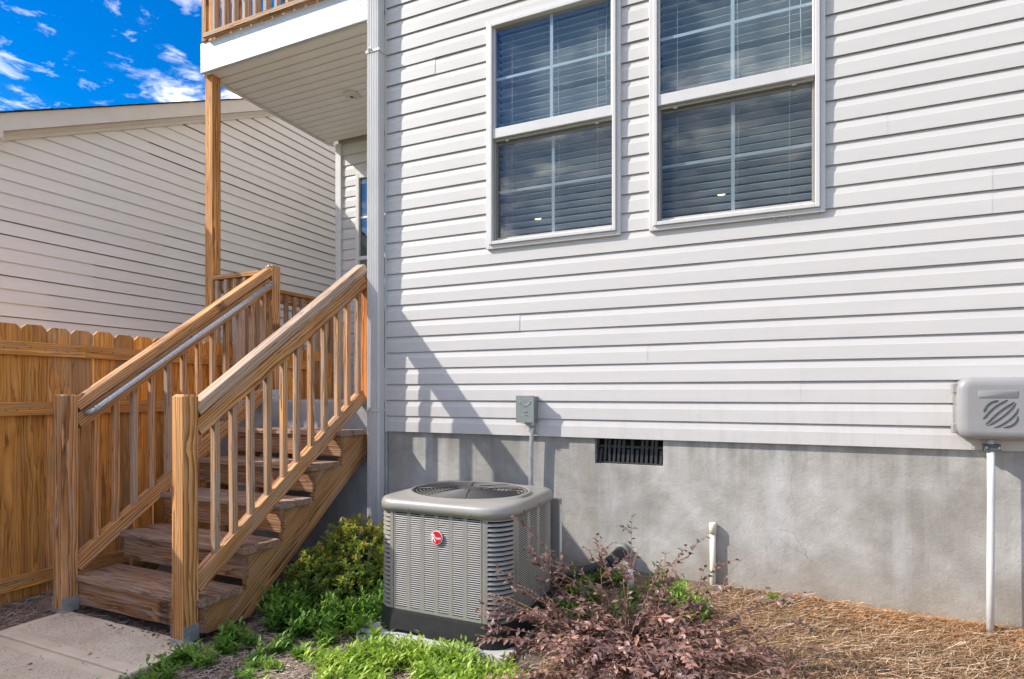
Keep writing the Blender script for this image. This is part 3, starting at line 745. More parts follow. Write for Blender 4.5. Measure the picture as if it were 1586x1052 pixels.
for i, y in enumerate([-1.252, -1.136, -1.016, -.891, -.766, -.653, -.526, -.401, -.267, -.165, -.049]):
    plank('baluster', (XR+random.uniform(-.001, .004), y, .326+slope*(y+1.389)-.05), (XR, y+random.uniform(-.003, .003), 1.238+slope*(y+1.389)-.17), .036, .036, M_wood, st, up=(0, 1, 0), color=wc(1.1, .10, .38))
for i in range(12):
    y = -1.262+.118*i
    plank('baluster', (XL, y, .30+slope*(y+1.389)-.05), (XL, y+random.uniform(-.003, .003), 1.25+slope*(y+1.389)-.17), .036, .036, M_wood, st, up=(0, 1, 0), color=wc(1.05, .14, random.choice((.25, .8, .4, .35))))
# galvanised grab pipe on the left rail
gx = XL+.044+.055
g0, g1 = Vector((gx, -1.33, 1.190)), Vector((gx, .055, 1.190+.730*1.385))
dirp = (g1-g0).normalized()
ptsP = [Vector((gx-.058, g0.y-.01, g0.z-.012)), Vector((gx-.030, g0.y-.012, g0.z-.012)), Vector((gx-.008, g0.y-.006, g0.z-.007)), g0+dirp*.02]+[g0+(g1-g0)*f for f in (.25, .5, .75)]+[g1]
gp = tube('grab_pipe', ptsP, .0165, M_galv, st, seg=14)
tube('pipe_coupling', [g0+dirp*.005, g0+dirp*.03], .0185, M_galv, gp, seg=14)
tube('pipe_bracket', [g1-dirp*.05+Vector((-.058, 0, .0)), g1-dirp*.05], .012, M_galv, gp, seg=8)
tube('pipe_bracket', [g0+(g1-g0)*.5+Vector((-.058, 0, -.0)), g0+(g1-g0)*.5+Vector((-.01, 0, 0))], .009, M_galv, gp, seg=8)
tube('rail_hook', [(-1.235, .0915, 2.345), (-1.228, .070, 2.352), (-1.228, .06, 2.33)], .007, M_galv, st, seg=7)

# ------------------------------------------------------------------ fence
fence = thing('picket_fence', (-1.78, -1.0, 0), 'orange brown dog eared wooden privacy fence left of the stairs', 'fence')
FX = -1.77
y = 1.45; i = 0
while y > -4.6:
    w = .1385; h = 1.73+random.uniform(-.008, .008)+.005*math.sin(y*2)
    zb = -.07+random.uniform(-.01, .01); e = .027
    t = .016; cy = y-w/2
    P = [(-w/2, zb), (w/2, zb), (w/2, h-e), (w/2-e, h), (-w/2+e, h), (-w/2, h-e)]
    if cy > .02: P = [(a, b) for a, b in P]
    L2 = (zb+h)/2
    V = [(b-L2, -a, s) for s in (-t/2, t/2) for a, b in P]; n = 6
    F = [(k, (k+1) % n, n+(k+1) % n, n+k) for k in range(n)]+[tuple(reversed(range(n))), tuple(range(n, 2*n))]
    Mx = Matrix(((0, 0, 1), (0, -1, 0), (1, 0, 0))).to_4x4(); Mx.translation = (FX-.008+random.uniform(-.002, .002), cy, L2)
    o = meshobj('picket', V, F, M_fence, fence, world=Mx, color=wc(1.16, .2, random.choice((0, 0, .15, .35))))
    bm = bmesh.new(); bm.from_mesh(o.data); bmesh.ops.recalc_face_normals(bm, faces=bm.faces); bm.to_mesh(o.data); bm.free()
    y -= w+random.uniform(.0025, .0065); i += 1
    if cy < 0 and i == 9: pass
for z in (1.576, 1.193, .105):
    for (a, b) in ((1.2, -1.05 if z > 1.5 else -1.9), (-1.052 if z > 1.5 else -1.902, -4.6)):
        plank('fence_rail', (FX+.020, a, z), (FX+.020, b, z), .036, .086, M_fence, fence, color=wc(1.08, .04, .30))
for y in (1.15, -3.4, ): plank('fence_post', (FX+.085, y, -.1), (FX+.085, y, 1.62), .088, .088, M_wood, fence, up=(0, 1, 0), color=wc(.9, .05, .2))

# ------------------------------------------------------------------ neighbour house
nh = thing('neighbour_house', (-5, 3, 0), 'neighbouring beige sided house with sloping gable rake behind the fence', 'house')
NX = -3.29
frN = lambda s, o, z: (NX-.014+o, s, z)
rk = lambda y: 3.40+.505*(y+.827)           # underside of the rake along the wall
inv = lambda z: (z-3.40)/.505-.827
ridge_y = 4.6
zN = 1.940-14*C
nse = {15: [.435], 16: [.435], 11: [.985], 12: [.985], 7: [.61], 8: [.61], 1: [-.49], 0: [-.49], 17: [2.70], 18: [2.70], 13: [2.3], 14: [2.3], 9: [1.97], 10: [1.97], 20: [1.6], 4: [-.1], 3: [-.1]}
for k in range(-14, 38):
    z = 1.940+C*k
    a0 = -1.05
    ya = max(a0, inv(z)+.05); yb_ = min(9.0, 2*ridge_y-inv(z)-.05)
    if yb_-ya < .2: break
    pts = [ya]+[s for s in nse.get(k, []) if ya+.1 < s < yb_]+[yb_]
    for i in range(len(pts)-1):
        course(nh, frN, pts[i]-(0 if i else 0), pts[i+1]+(.014 if i < len(pts)-2 else 0), z, 'lap', M_neigh, 0.0, bump=.0012 if i % 2 == 0 and len(pts) > 2 else 0,
               yfa=(lambda zz: max(-1.05, inv(zz))) if i == 0 else None)
hw = lambda y: rk(min(y, 2*ridge_y-y))
V = [(NX-.016, -1.05, -.2), (NX-.016, 9, -.2), (NX-.016, 9, rk(2*ridge_y-9)), (NX-.016, ridge_y, rk(ridge_y)), (NX-.016, -1.05, rk(-1.05))]
V += [(x-7.5, y, z) for x, y, z in V]
F = [(0, 1, 2, 3, 4), (9, 8, 7, 6, 5), (0, 4, 9, 5), (1, 6, 7, 2), (0, 5, 6, 1)]
meshobj('wall', V, F, M_core, nh)
def sloped(name, x0, x1, ya, yb, off0, off1, mat):
    V = []
    for x in (x0, x1):
        for (yy, o) in ((ya, off0), (yb, off0), (yb, off1), (ya, off1)): V.append((x, yy, rk(yy)+o))
    F = [(0, 1, 2, 3), (7, 6, 5, 4), (0, 4, 5, 1), (1, 5, 6, 2), (2, 6, 7, 3), (3, 7, 4, 0)]
    o = meshobj(name, V, F, mat, nh)
    bm = bmesh.new(); bm.from_mesh(o.data); bmesh.ops.recalc_face_normals(bm, faces=bm.faces); bm.to_mesh(o.data); bm.free(); return o
sloped('rake_board', NX+.10, NX+.125, -1.30, ridge_y, .055, .20, M_trim2)
sloped('rake_soffit', NX+.02, NX+.099, -1.30, ridge_y, .060, .072, M_trim2)
sloped('rake_trim', NX+.001, NX+.020, -1.05, ridge_y, -.015, .058, M_trim2)
sloped('rake_trim', NX+.0205, NX+.034, -1.05, ridge_y, .022, .058, M_trim2)
sloped('roof', NX-7.6, NX+.14, -1.34, ridge_y, .2005, .207, M_shingle)
for i in range(60):          # shingle butts along the rake edge
    yy = -1.3+i*.10
    if yy+.1 > ridge_y: break
    sloped('shingle', NX+.05, NX+.150, yy, yy+.096, .2072, .2072+random.uniform(.003, .007), M_shingle)
V = []
for x in (NX-7.6, NX+.14):
    for (yy, zz) in ((ridge_y, rk(ridge_y)+.205), (10.5, rk(2*ridge_y-10.5)+.205), (10.5, rk(2*ridge_y-10.5)+.235), (ridge_y, rk(ridge_y)+.235)): V.append((x, yy, zz))
meshobj('roof', V, [(3, 2, 1, 0), (4, 5, 6, 7), (1, 5, 4, 0), (2, 6, 5, 1), (3, 7, 6, 2)], M_shingle, nh)
boxobj('eave_return', NX+.02, NX+.124, -1.30, -.86, 3.37, 3.44, M_trim2, nh)
boxobj('eave_return', NX+.07, NX+.10, -1.20, -.865, 3.32, 3.50, M_trim2, nh)
# distant house: just its brown roof shows beyond the rake
fh = thing('far_house', (-22, 4, 0), 'brown shingled roof peeking over the neighbour rake at the left edge', 'house')
V = [(-26, -4, 0), (-18, -4, 0), (-18, 4.5, 0), (-26, 4.5, 0), (-26, -4, 9), (-18, -4, 9), (-18, 4.5, 9), (-26, 4.5, 9)]
meshobj('wall', V, [(0, 3, 2, 1), (0, 1, 5, 4), (1, 2, 6, 5), (2, 3, 7, 6), (3, 0, 4, 7)], M_neigh, fh)
V = [(-26.5, -4.5, 8.9), (-17.5, -4.5, 8.9), (-17.5, 5, 8.9), (-26.5, 5, 8.9), (-26.5, .2, 12.2), (-17.5, .2, 12.2)]
meshobj('roof', V, [(0, 3, 2, 1), (0, 1, 5, 4), (2, 3, 4, 5), (1, 2, 5), (3, 0, 4)], M_brownroof, fh)

# ------------------------------------------------------------------ air conditioner
ac = thing('air_conditioner', (1.03, -.67, .09), 'taupe louvred outdoor air conditioning condenser with red round badge on a black base', 'air conditioner')
AX0, AX1, AY0, AY1, AR = .660, 1.418, -1.0, -.295, .122
def rrect(x0, x1, y0, y1, r, n=8, ins=0.0):
    """rounded rectangle outline, counter-clockwise, starting on the front left straight"""
    x0 += ins; x1 -= ins; y0 += ins; y1 -= ins; r = max(.005, r-ins)
    P = []
    for (cx, cy, a0) in ((x1-r, y0+r, -90), (x1-r, y1-r, 0), (x0+r, y1-r, 90), (x0+r, y0+r, 180)):
        for i in range(n+1):
            a = R(a0+90*i/n); P.append((cx+r*math.cos(a), cy+r*math.sin(a)))
    return P
def loops(name, Ls, mat, parent, capb=True, capt=True, smooth=True, **k):
    V, F = [], []; n = len(Ls[0][0])
    for (P, z) in Ls:
        for i, p in enumerate(P): V.append((p[0], p[1], z))
    for a in range(len(Ls)-1):
        for j in range(n): F.append((a*n+j, a*n+(j+1) % n, a*n+n+(j+1) % n, a*n+n+j))
    if capb: F.append(tuple(reversed(range(n))))
    if capt: F.append(tuple((len(Ls)-1)*n+j for j in range(n)))
    return meshobj(name, V, F, mat, parent, smooth=smooth, **k)
rr_ = lambda ins=0.0: rrect(AX0, AX1, AY0, AY1, AR, ins=ins)
loops('coil_core', [(rr_(.028), .16), (rr_(.028), .69)], M_acd, ac)
# base, flared, with low arches between feet
bz0, bz1 = .062, .178
def acbase():
    P0 = rrect(AX0, AX1, AY0, AY1, AR, n=8, ins=-.018)
    # densify the front straight for arches
    V, F = [], []
    def dens(P):
        Q = []
        for i in range(len(P)):
            a = P[i]; b = P[(i+1) % len(P)]; d = math.hypot(b[0]-a[0], b[1]-a[1]); m = max(1, int(d/.03))
            for k in range(m): Q.append((a[0]+(b[0]-a[0])*k/m, a[1]+(b[1]-a[1])*k/m))
        return Q
    def archz(x, y):
        for c in (.22, .5, .78):
            pass
        fx = (x-AX0)/(AX1-AX0); fy = (y-AY0)/(AY1-AY0)
        on = (abs(y-(AY0-.018)) < .01 or abs(y-(AY1+.018)) < .01, fx) if (abs(y-(AY0-.018)) < .01 or abs(y-(AY1+.018)) < .01) else (True, fy)
        f = on[1]
        for (a, b) in ((.17, .42), (.58, .83)):
            if a < f < b: return .018*min(1, min(f-a, b-f)/.03)
        return 0
    Q = dens(P0); n = len(Q)
    ctr = ((AX0+AX1)/2, (AY0+AY1)/2)
    def sc(P, s): return [(ctr[0]+(x-ctr[0])*s, ctr[1]+(y-ctr[1])*s) for x, y in P]
    rows = [[(x, y, bz0+archz(x, y)) for x, y in Q], [(x, y, bz0+.045) for x, y in sc(Q, .992)], [(x, y, bz1-.012) for x, y in sc(Q, .975)], [(x, y, bz1) for x, y in sc(Q, .968)], [(x, y, bz1) for x, y in sc(Q, .90)]]
    for r in rows: V += r
    for a in range(len(rows)-1):
        for j in range(n): F.append((a*n+j, a*n+(j+1) % n, a*n+n+(j+1) % n, a*n+n+j))
    F.append(tuple((len(rows)-1)*n+j for j in range(n)))
    meshobj('base_pan', V, F, M_acbase, ac, smooth=False)
acbase()
pz0, pz1 = bz1+.001, .688
# frames: front face & right face flat panels
def panel(face):
    """face: function (s, out, z) -> world; length along s"""
    fr, Ls, ncol, marg = face
    V, F = [], []
    def b(s0, s1, o0, o1, z0, z1):
        k = len(V)
        for (s, o, z) in ((s0, o0, z0), (s1, o0, z0), (s1, o1, z0), (s0, o1, z0), (s0, o0, z1), (s1, o0, z1), (s1, o1, z1), (s0, o1, z1)): V.append(fr(s, o, z))
        F.extend([(k, k+3, k+2, k+1), (k+4, k+5, k+6, k+7), (k, k+1, k+5, k+4), (k+1, k+2, k+6, k+5), (k+2, k+3, k+7, k+6), (k+3, k, k+4, k+7)])
    st_ = (Ls-2*marg)/ncol; gap = st_*.27
    zt, zb = pz1-.004, pz0+.014
    b(0.0025, marg, 0, .003, pz0, pz1); b(Ls-marg, Ls-.0025, 0, .003, pz0, pz1)
    for i in range(ncol-1):
        s = marg+st_*(i+1); b(s-gap/2, s+gap/2, 0, .003, zb, zt)
    b(marg, Ls-marg, 0, .003, pz0, zb); b(marg, Ls-marg, 0, .003, zt, pz1)
    meshobj('louvred_panel', V, F, M_ac, ac)
    V2, F2 = [], []
    nr = 45; dz_ = (zt-zb)/nr
    for i in range(ncol):
        s0 = marg+st_*i+(gap/2 if i else 0); s1 = marg+st_*(i+1)-(gap/2 if i < ncol-1 else 0)
        for j in range(nr):
            z = zb+dz_*j
            k = len(V2)
            for (s, o, zz) in ((s0, .0012, z+dz_*1.0), (s0, .0034, z+dz_*.56), (s0, .0030, z+dz_*.50), (s1, .0012, z+dz_*1.0), (s1, .0034, z+dz_*.56), (s1, .0030, z+dz_*.50), (s0, -.004, z+dz_*.98), (s1, -.004, z+dz_*.98)):
                V2.append(fr(s, o, zz))
            F2.extend([(k, k+1, k+4, k+3), (k+1, k+2, k+5, k+4), (k+2, k, k+3, k+5), (k, k+2, k+1), (k+3, k+4, k+5)])
    meshobj('louvre', V2, F2, M_ac, ac, kind='stuff')
panel((lambda s, o, z: (AX0+AR+s, AY0-o, z), AX1-AX0-2*AR, 6, .010))
panel((lambda s, o, z: (AX1+o, AY0+AR+s, z), AY1-AY0-2*AR, 3, .030))
panel((lambda s, o, z: (AX0-o, AY1-AR-s, z), AY1-AY0-2*AR, 3, .030))
panel((lambda s, o, z: (AX1-AR-s, AY1+o, z), AX1-AX0-2*AR, 6, .010))
ns = 21
for (cx, cy, a0) in ((AX1-AR, AY0+AR, -90), (AX0+AR, AY0+AR, 180), (AX1-AR, AY1-AR, 0), (AX0+AR, AY1-AR, 90)):
    for (b0, b1) in ((a0+.8, a0+13), (a0+78, a0+89.2)):
        V = []; nn = 4
        for i in range(nn+1):
            a = R(b0+(b1-b0)*i/nn)
            for rr0, zz in ((AR+.003, pz0), (AR+.003, pz1), (AR-.003, pz1), (AR-.003, pz0)): V.append((cx+math.cos(a)*rr0, cy+math.sin(a)*rr0, zz))
        F = [(i*4+j, (i+1)*4+j, (i+1)*4+(j+1) % 4, i*4+(j+1) % 4) for i in range(nn) for j in range(4)]+[(0, 1, 2, 3), (nn*4+3, nn*4+2, nn*4+1, nn*4)]
        meshobj('corner_upright', V, F, M_ac, ac)
    dz_ = (pz1-pz0-.016)/ns
    for q in range(ns+1):
        z = pz0+.001+dz_*q if q else pz0
        V = []; nn = 7; hgt = dz_*.43
        for i in range(nn+1):
            a = R(a0+12.5+(65.7)*i/nn)
            for rr0, zz in ((AR+.005, z), (AR+.002, z+hgt), (AR-.006, z+hgt+.004), (AR-.004, z)): V.append((cx+math.cos(a)*rr0, cy+math.sin(a)*rr0, zz))
        F = [(i*4+j, (i+1)*4+j, (i+1)*4+(j+1) % 4, i*4+(j+1) % 4) for i in range(nn) for j in range(4)]+[(0, 1, 2, 3), (nn*4+3, nn*4+2, nn*4+1, nn*4)]
        meshobj('corner_louvre', V, F, M_ac, ac)
# lid: rounded square flowing into the round fan opening
LN = 36*2
def ang_rrect(ins, n=LN):
    """point on the rounded rectangle at equal angles"""
    x0, x1, y0, y1 = AX0-.014+ins, AX1+.014-ins, AY0-.014+ins, AY1+.014-ins; r = max(.01, AR+.012-ins)
    cx, cy = (x0+x1)/2, (y0+y1)/2; P = []
    for i in range(n):
        a = 2*math.pi*i/n; c, s = math.cos(a), math.sin(a)
        lo, hi = 0.0, 2.0
        for _ in range(40):
            t = (lo+hi)/2; px, py = abs(c*t), abs(s*t)
            hx, hy = (x1-x0)/2, (y1-y0)/2
            qx, qy = px-(hx-r), py-(hy-r)
            dd = math.hypot(max(qx, 0), max(qy, 0))+min(max(qx, qy), 0)-r
            if dd < 0: lo = t
            else: hi = t
        P.append((cx+c*lo, cy+s*lo))
    return P
ACX, ACY = (AX0+AX1)/2, (AY0+AY1)/2
circ = lambda rx, ry: [(ACX+rx*math.cos(2*math.pi*i/LN), ACY+ry*math.sin(2*math.pi*i/LN)) for i in range(LN)]
lz = .684
Ls = [(ang_rrect(.012), lz), (ang_rrect(0), lz-.002), (ang_rrect(0), lz+.030), (ang_rrect(.003), lz+.044), (ang_rrect(.011), lz+.055), (ang_rrect(.026), lz+.061), (ang_rrect(.05), lz+.063),
      (circ(.352, .306), lz+.066), (circ(.340, .296), lz+.074), (circ(.332, .290), lz+.074), (circ(.326, .285), lz+.064), (circ(.324, .283), lz-.06)]
loops('lid', Ls, M_ac, ac, capb=False, capt=False)
V, F = [], []
def ringwire(rx, ry, z, r):
    n = 56; k = len(V)
    for i in range(n):
        a = 2*math.pi*i/n; c, s = math.cos(a), math.sin(a)
        for j in range(4):
            b = math.pi/2*j; V.append((ACX+(rx+r*math.cos(b))*c, ACY+(ry+r*math.cos(b))*s, z+r*math.sin(b)))
    for i in range(n):
        for j in range(4): F.append((k+i*4+j, k+((i+1) % n)*4+j, k+((i+1) % n)*4+(j+1) % 4, k+i*4+(j+1) % 4))
for i in range(13):
    f = i/12; ringwire(.075+.25*f, .065+.219*f, lz+.080-.010*f*f, .0036)
fg = meshobj('fan_guard', V, F, M_wire, ac, kind='stuff')
for a in (20, 110, 200, 290, 65, 245):
    c, s = math.cos(R(a)), math.sin(R(a))
    tube('guard_spoke', [(ACX+.07*c, ACY+.06*s, lz+.088), (ACX+.30*c, ACY+.262*s, lz+.075)], .003, M_wire, ac, seg=5)
hub = [(.0, lz+.093), (.05, lz+.093), (.072, lz+.090), (.076, lz+.080)]
loops('guard_hub', [(circ(r_, r_*.87), z) for r_, z in ((.076, lz+.074), (.074, lz+.082), (.055, lz+.085), (.03, lz+.085))], M_fan, ac)
fan = tube('fan_motor', [(ACX, ACY, lz-.08), (ACX, ACY, lz+.045)], .06, M_fan, ac, seg=20)
for q in range(3):
    a0 = R(25+120*q); V, F = [], []
    nr, na = 4, 6
    for i in range(nr+1):
        rad = .055+.225*i/nr
        for j in range(na+1):
            a = a0+(j/na-.5)*(1.15-.25*i/nr)
            V.append((ACX+rad*math.cos(a), ACY+rad*.88*math.sin(a), lz+.02+.035*(j/na-.5)+.004*i))
    for i in range(nr):
        for j in range(na): F.append((i*(na+1)+j, (i+1)*(na+1)+j, (i+1)*(na+1)+j+1, i*(na+1)+j+1))
    o = meshobj('fan_blade', V, F, M_fan, ac, smooth=True); mm = o.modifiers.new('s', 'SOLIDIFY'); mm.thickness = .003
# lid screws
for (x, y_) in ((.885, AY0-.0145), (1.24, AY0-.0145)): tube('screw', [(x, y_, lz+.012), (x, y_-.003, lz+.012)], .0045, M_wire, ac, seg=8)
for y_ in (-.80, -.60): tube('screw', [(AX1+.0145, y_, lz+.014), (AX1+.0175, y_, lz+.014)], .0045, M_wire, ac, seg=8)
# service panel on the far right edge
sp_ = boxobj('service_panel', AX1-.035, AX1+.020, AY1+.004, AY1+.050, .18, .675, M_ac, ac, bevel=.004)
boxobj('rating_plate', AX1+.0203, AX1+.0212, AY1+.010, AY1+.044, .36, .64, simple('pale_sticker', (.74, .73, .70), .5, var=.12, vscale=40), sp_)
# badge
bx, bzz = 1.046, .571
def disc(name, cx, cy, cz, rx, rz, t, mat, parent, n=32):
    V = [(cx+rx*math.cos(2*math.pi*i/n), cy, cz+rz*math.sin(2*math.pi*i/n)) for i in range(n)]+[(cx+rx*math.cos(2*math.pi*i/n), cy-t, cz+rz*math.sin(2*math.pi*i/n)) for i in range(n)]
    F = [(i, n+i, n+(i+1) % n, (i+1) % n) for i in range(n)]+[tuple(range(n)), tuple(reversed(range(n, 2*n)))]
    o = meshobj(name, V, F, mat, parent)
    bm = bmesh.new(); bm.from_mesh(o.data); bmesh.ops.recalc_face_normals(bm, faces=bm.faces); bm.to_mesh(o.data); bm.free(); return o
bdg = disc('badge', bx, AY0-.007, bzz, .0335, .0345, .005, M_white, ac)
disc('badge_face', bx, AY0-.0122, bzz, .0305, .0315, .0012, M_red, bdg)
def text(body, size, x, y, z, mat, parent, name='badge_letter', sx=1.0):
    cu = bpy.data.curves.new(name, 'FONT'); cu.body = body; cu.size = size; cu.extrude = .0004; cu.offset = size*.012
    cu.resolution_u = 3
    t = bpy.data.objects.new('tmp_text', cu); COL.objects.link(t)
    bpy.context.view_layer.update()
    me = bpy.data.meshes.new_from_object(t.evaluated_get(bpy.context.evaluated_depsgraph_get())); bpy.data.objects.remove(t)
    me.materials.clear(); me.materials.append(mat)
    o = bpy.data.objects.new(name, me)
    Mx = Matrix.Translation((x, y, z)) @ Matrix.Rotation(R(90), 4, 'X') @ Matrix.Diagonal((sx, 1, 1, 1))
    reg(o, Mx, parent); return o
text('R', .056, bx-.0285, AY0-.0140, bzz-.021, M_white, bdg, sx=.72)
text('heem', .021, bx-.0045, AY0-.0140, bzz-.008, M_white, bdg, sx=.66)
# pad
pd = boxobj('concrete_pad', .575, 1.45, -1.050, -.22, -.06, .060, M_pad, bevel=.008); tag(pd, 'light grey concrete pad under the air conditioner', 'concrete pad')

# ------------------------------------------------------------------ wall equipment
eb = thing('disconnect_box', (1.13, -.03, 1.1), 'small dark grey electrical box with thin conduit above the air conditioner', 'electrical box')
boxobj('box_body', 1.072, 1.188, -.066, -.001, 1.112, 1.272, M_emt, eb)
lid_ = boxobj('box_cover', 1.065, 1.191, -.077, -.067, 1.104, 1.278, M_emt, eb, bevel=.002)
M_emb = simple('embossed_grey', (.33, .35, .34), .4, metal=.2)
for (pts_, rd) in (([(1.092, 1.245), (1.100, 1.235), (1.098, 1.222), (1.110, 1.228), (1.118, 1.214), (1.126, 1.206)], .0022), ([(1.168, 1.240), (1.160, 1.225), (1.150, 1.222), (1.140, 1.212), (1.130, 1.205)], .0022), ([(1.120, 1.180), (1.124, 1.168), (1.132, 1.178), (1.138, 1.166), (1.146, 1.180)], .002), ([(1.102, 1.150), (1.125, 1.152), (1.150, 1.150)], .002)):
    tube('embossed_mark', [(x, -.0778, z) for x, z in pts_], rd, M_emb, lid_, seg=6)
boxobj('hasp', 1.105, 1.125, -.080, -.070, 1.098, 1.106, M_emb, lid_)
tube('conduit', [(1.160, -.030, 1.112), (1.160, -.030, 1.06), (1.152, -.030, .95), (1.150, -.028, .70), (1.150, -.028, .45), (1.152, -.06, .40), (1.17, -.20, .38), (1.19, -.36, .37)], .0155, M_galv, eb, seg=10)
tube('conduit_fitting', [(1.160, -.030, 1.112), (1.160, -.030, 1.072)], [.021, .017], M_galv, eb, seg=12)
boxobj('conduit_clamp', 1.125, 1.196, -.012, .0, 1.040, 1.058, M_galv, eb)

ub = thing('utility_box', (3.6, -.06, 1.08), 'rounded grey plastic utility box with globe emblem on the siding above a white riser pipe', 'utility box')
def rbox(name, x0, x1, z0, z1, r, y0, ys, mat, parent):
    """rounded plate: ys = list of (y, inset)"""
    Pn = lambda ins: rrect(x0, x1, z0, z1, r, n=6, ins=ins)
    V, F = [], []; Rn = [(y0, 0)]+ys; n = len(Pn(0))
    for (y_, ins) in Rn: V += [(a, y_, b) for a, b in Pn(ins)]
    for a in range(len(Rn)-1):
        for j in range(n): F.append((a*n+j, a*n+(j+1) % n, a*n+n+(j+1) % n, a*n+n+j))
    F.append(tuple((len(Rn)-1)*n+j for j in range(n))); F.append(tuple(reversed(range(n))))
    o = meshobj(name, V, F, mat, parent, smooth=True)
    o.data.polygons[-1].use_smooth = False; return o
rbox('box_back', 3.385, 3.745, 1.078, 1.362, .05, -.001, [(-.045, 0), (-.045, .001)], M_umbox, ub)
cvr = rbox('box_cover', 3.380, 3.750, 1.074, 1.366, .055, -.047, [(-.095, 0), (-.108, .006), (-.116, .018), (-.120, .036), (-.120, .040)], M_umbox, ub)
def arcband(cx, cz, off, i):
    pass
lx0, lx1, lz0, lz1 = 3.478, 3.600, 1.130, 1.262
cxm, czm, rlx, rlz = (lx0+lx1)/2, (lz0+lz1)/2, .066, .066
for i, o_ in enumerate((-.058, -.036, -.012, .012, .036, .058)):
    # diagonal swooshes clipped by the round-square emblem outline
    pts_ = []
    hl = .070 if abs(o_) < .03 else (.060 if abs(o_) < .05 else .036)
    for j in range(9):
        f = j/8*2-1
        a = f*hl; b = o_+math.copysign(.016, o_)*(1-f*f)*(.4+abs(o_)/.06*.6)-math.copysign(.008, o_)
        x = cxm+(a*.76-b*.70); z = czm+(a*.76+b*.70)
        pts_.append((x, -.1205, z))
    tube('emblem_stripe', pts_, [.0012]+[.004]*7+[.0012], M_umboxd if i % 1 == 0 else M_umbox, cvr, seg=6)
rbox('emblem_plate', 3.455, 3.603, 1.270, 1.304, .004, -.1195, [(-.1215, 0), (-.1222, .001)], M_umbox, cvr)
for z in (1.318, 1.125): 
    hg = boxobj('hinge', 3.365, 3.384, -.085, -.050, z-.025, z+.020, M_umbox, ub, bevel=.003)
cd = tube('riser_pipe', [(3.518, -.062, 1.075), (3.520, -.062, .8), (3.517, -.064, .5), (3.514, -.068, .10)], .0155, M_conduit, ub, seg=14)
cl_ = boxobj('pipe_clamp', 3.490, 3.552, -.082, -.044, 1.018, 1.052, M_umboxd, ub, bevel=.003)
for x in (3.497, 3.545): tube('clamp_screw', [(x, -.082, 1.035), (x, -.086, 1.035)], .004, M_galv, cl_, seg=8)

sb = thing('pvc_stub_pipe', (2.26, -.03, .2), 'short cream plastic pipe stub rising against the foundation', 'pipe')
tube('pipe', [(2.262, .0, .12), (2.261, .003, .52)], .0165, M_pvc, sb, seg=14)
tube('coupling', [(2.261, .002, .490), (2.261, .002, .545), (2.261, .002, .552)], [.0205, .0205, .017], M_pvc, sb, seg=14)
dp = thing('drain_pipe', (1.6, -.2, .25), 'black corrugated drain pipe leaving the foundation through a grey elbow', 'pipe')
cr_pts = []
P0, P1 = Vector((1.70, -.12, .290)), Vector((1.25, -.42, .20))
nseg = 70; pts_, rds = [], []
for i in range(nseg+1):
    f = i/nseg; p = P0.lerp(P1, f); p.z = .285-.075*f-.02*math.sin(f*3.1); pts_.append(p); rds.append(.030 if i % 2 else .034)
tube('corrugated_hose', pts_, rds, M_black, dp, seg=12)
tube('elbow', [Vector((1.742, .03, .335)), Vector((1.738, -.02, .330)), Vector((1.725, -.065, .318)), Vector((1.70, -.12, .295)), Vector((1.685, -.14, .287))], [.036, .036, .037, .035, .034], M_black, dp, seg=16)
tube('elbow_collar', [Vector((1.742, .022, .335)), Vector((1.738, -.028, .330))], .042, M_emt, dp, seg=16)
wcap = tube('pipe_cap', [(1.845, -.24, .20), (1.840, -.25, .262), (1.838, -.252, .30)], [.020, .024, .018], M_white, None, seg=12); tag(wcap, 'small white plastic cleanout cap among the purple leaves', 'pipe cap')

# ------------------------------------------------------------------ vegetation
def leaves(P, D, U, Ln, Wd, fold=.25, droop=.15):
    """P base points, D directions, U approx normals (n,3). Returns V (n*5,3), F list"""
    D = D/np.linalg.norm(D, axis=1, keepdims=True)
    Sx = np.cross(D, U); Sx /= np.linalg.norm(Sx, axis=1, keepdims=True)+1e-9
    U = np.cross(Sx, D); n = len(P); Ln = Ln[:, None]; Wd = Wd[:, None]
    V = np.empty((n, 6, 3))
    V[:, 0] = P
    V[:, 1] = P+D*Ln*.45+Sx*Wd*.5+U*Wd*fold
    V[:, 2] = P+D*Ln-U*Ln*droop
    V[:, 3] = P+D*Ln*.45-Sx*Wd*.5+U*Wd*fold
    V[:, 4] = P+D*Ln*.45
    V[:, 5] = P+D*Ln*.80+Sx*0-U*Ln*droop*.5
    F = []
    base = np.arange(n)[:, None]*6
    F = np.concatenate([base+np.array([[0, 1, 4]]), base+np.array([[1, 5, 4]]), base+np.array([[1, 2, 5]]), base+np.array([[0, 4, 3]]), base+np.array([[4, 5, 3]]), base+np.array([[5, 2, 3]])], axis=0)
    return V.reshape(-1, 3), F
def fastmesh(name, V, F, mat, tint, parent=None, kind='stuff', smooth=True):
    me = bpy.data.meshes.new(name); V = np.asarray(V, 'f'); F = np.asarray(F, 'i')
    c = V.mean(axis=0); k = F.shape[1]
    me.vertices.add(len(V)); me.vertices.foreach_set('co', (V-c).ravel())
    me.loops.add(F.size); me.loops.foreach_set('vertex_index', F.ravel())
    me.polygons.add(len(F)); me.polygons.foreach_set('loop_start', np.arange(0, F.size, k, dtype='i')); me.polygons.foreach_set('loop_total', np.full(len(F), k, 'i'))
    me.polygons.foreach_set('use_smooth', np.full(len(F), smooth)); me.update(calc_edges=True)
    a = me.attributes.new('tint', 'FLOAT', 'POINT'); a.data.foreach_set('value', np.asarray(tint, 'f'))
    me.materials.append(mat); o = bpy.data.objects.new(name, me); reg(o, Matrix.Translation(Vector(c.tolist())), parent)
    if kind: o['kind'] = kind
    return o
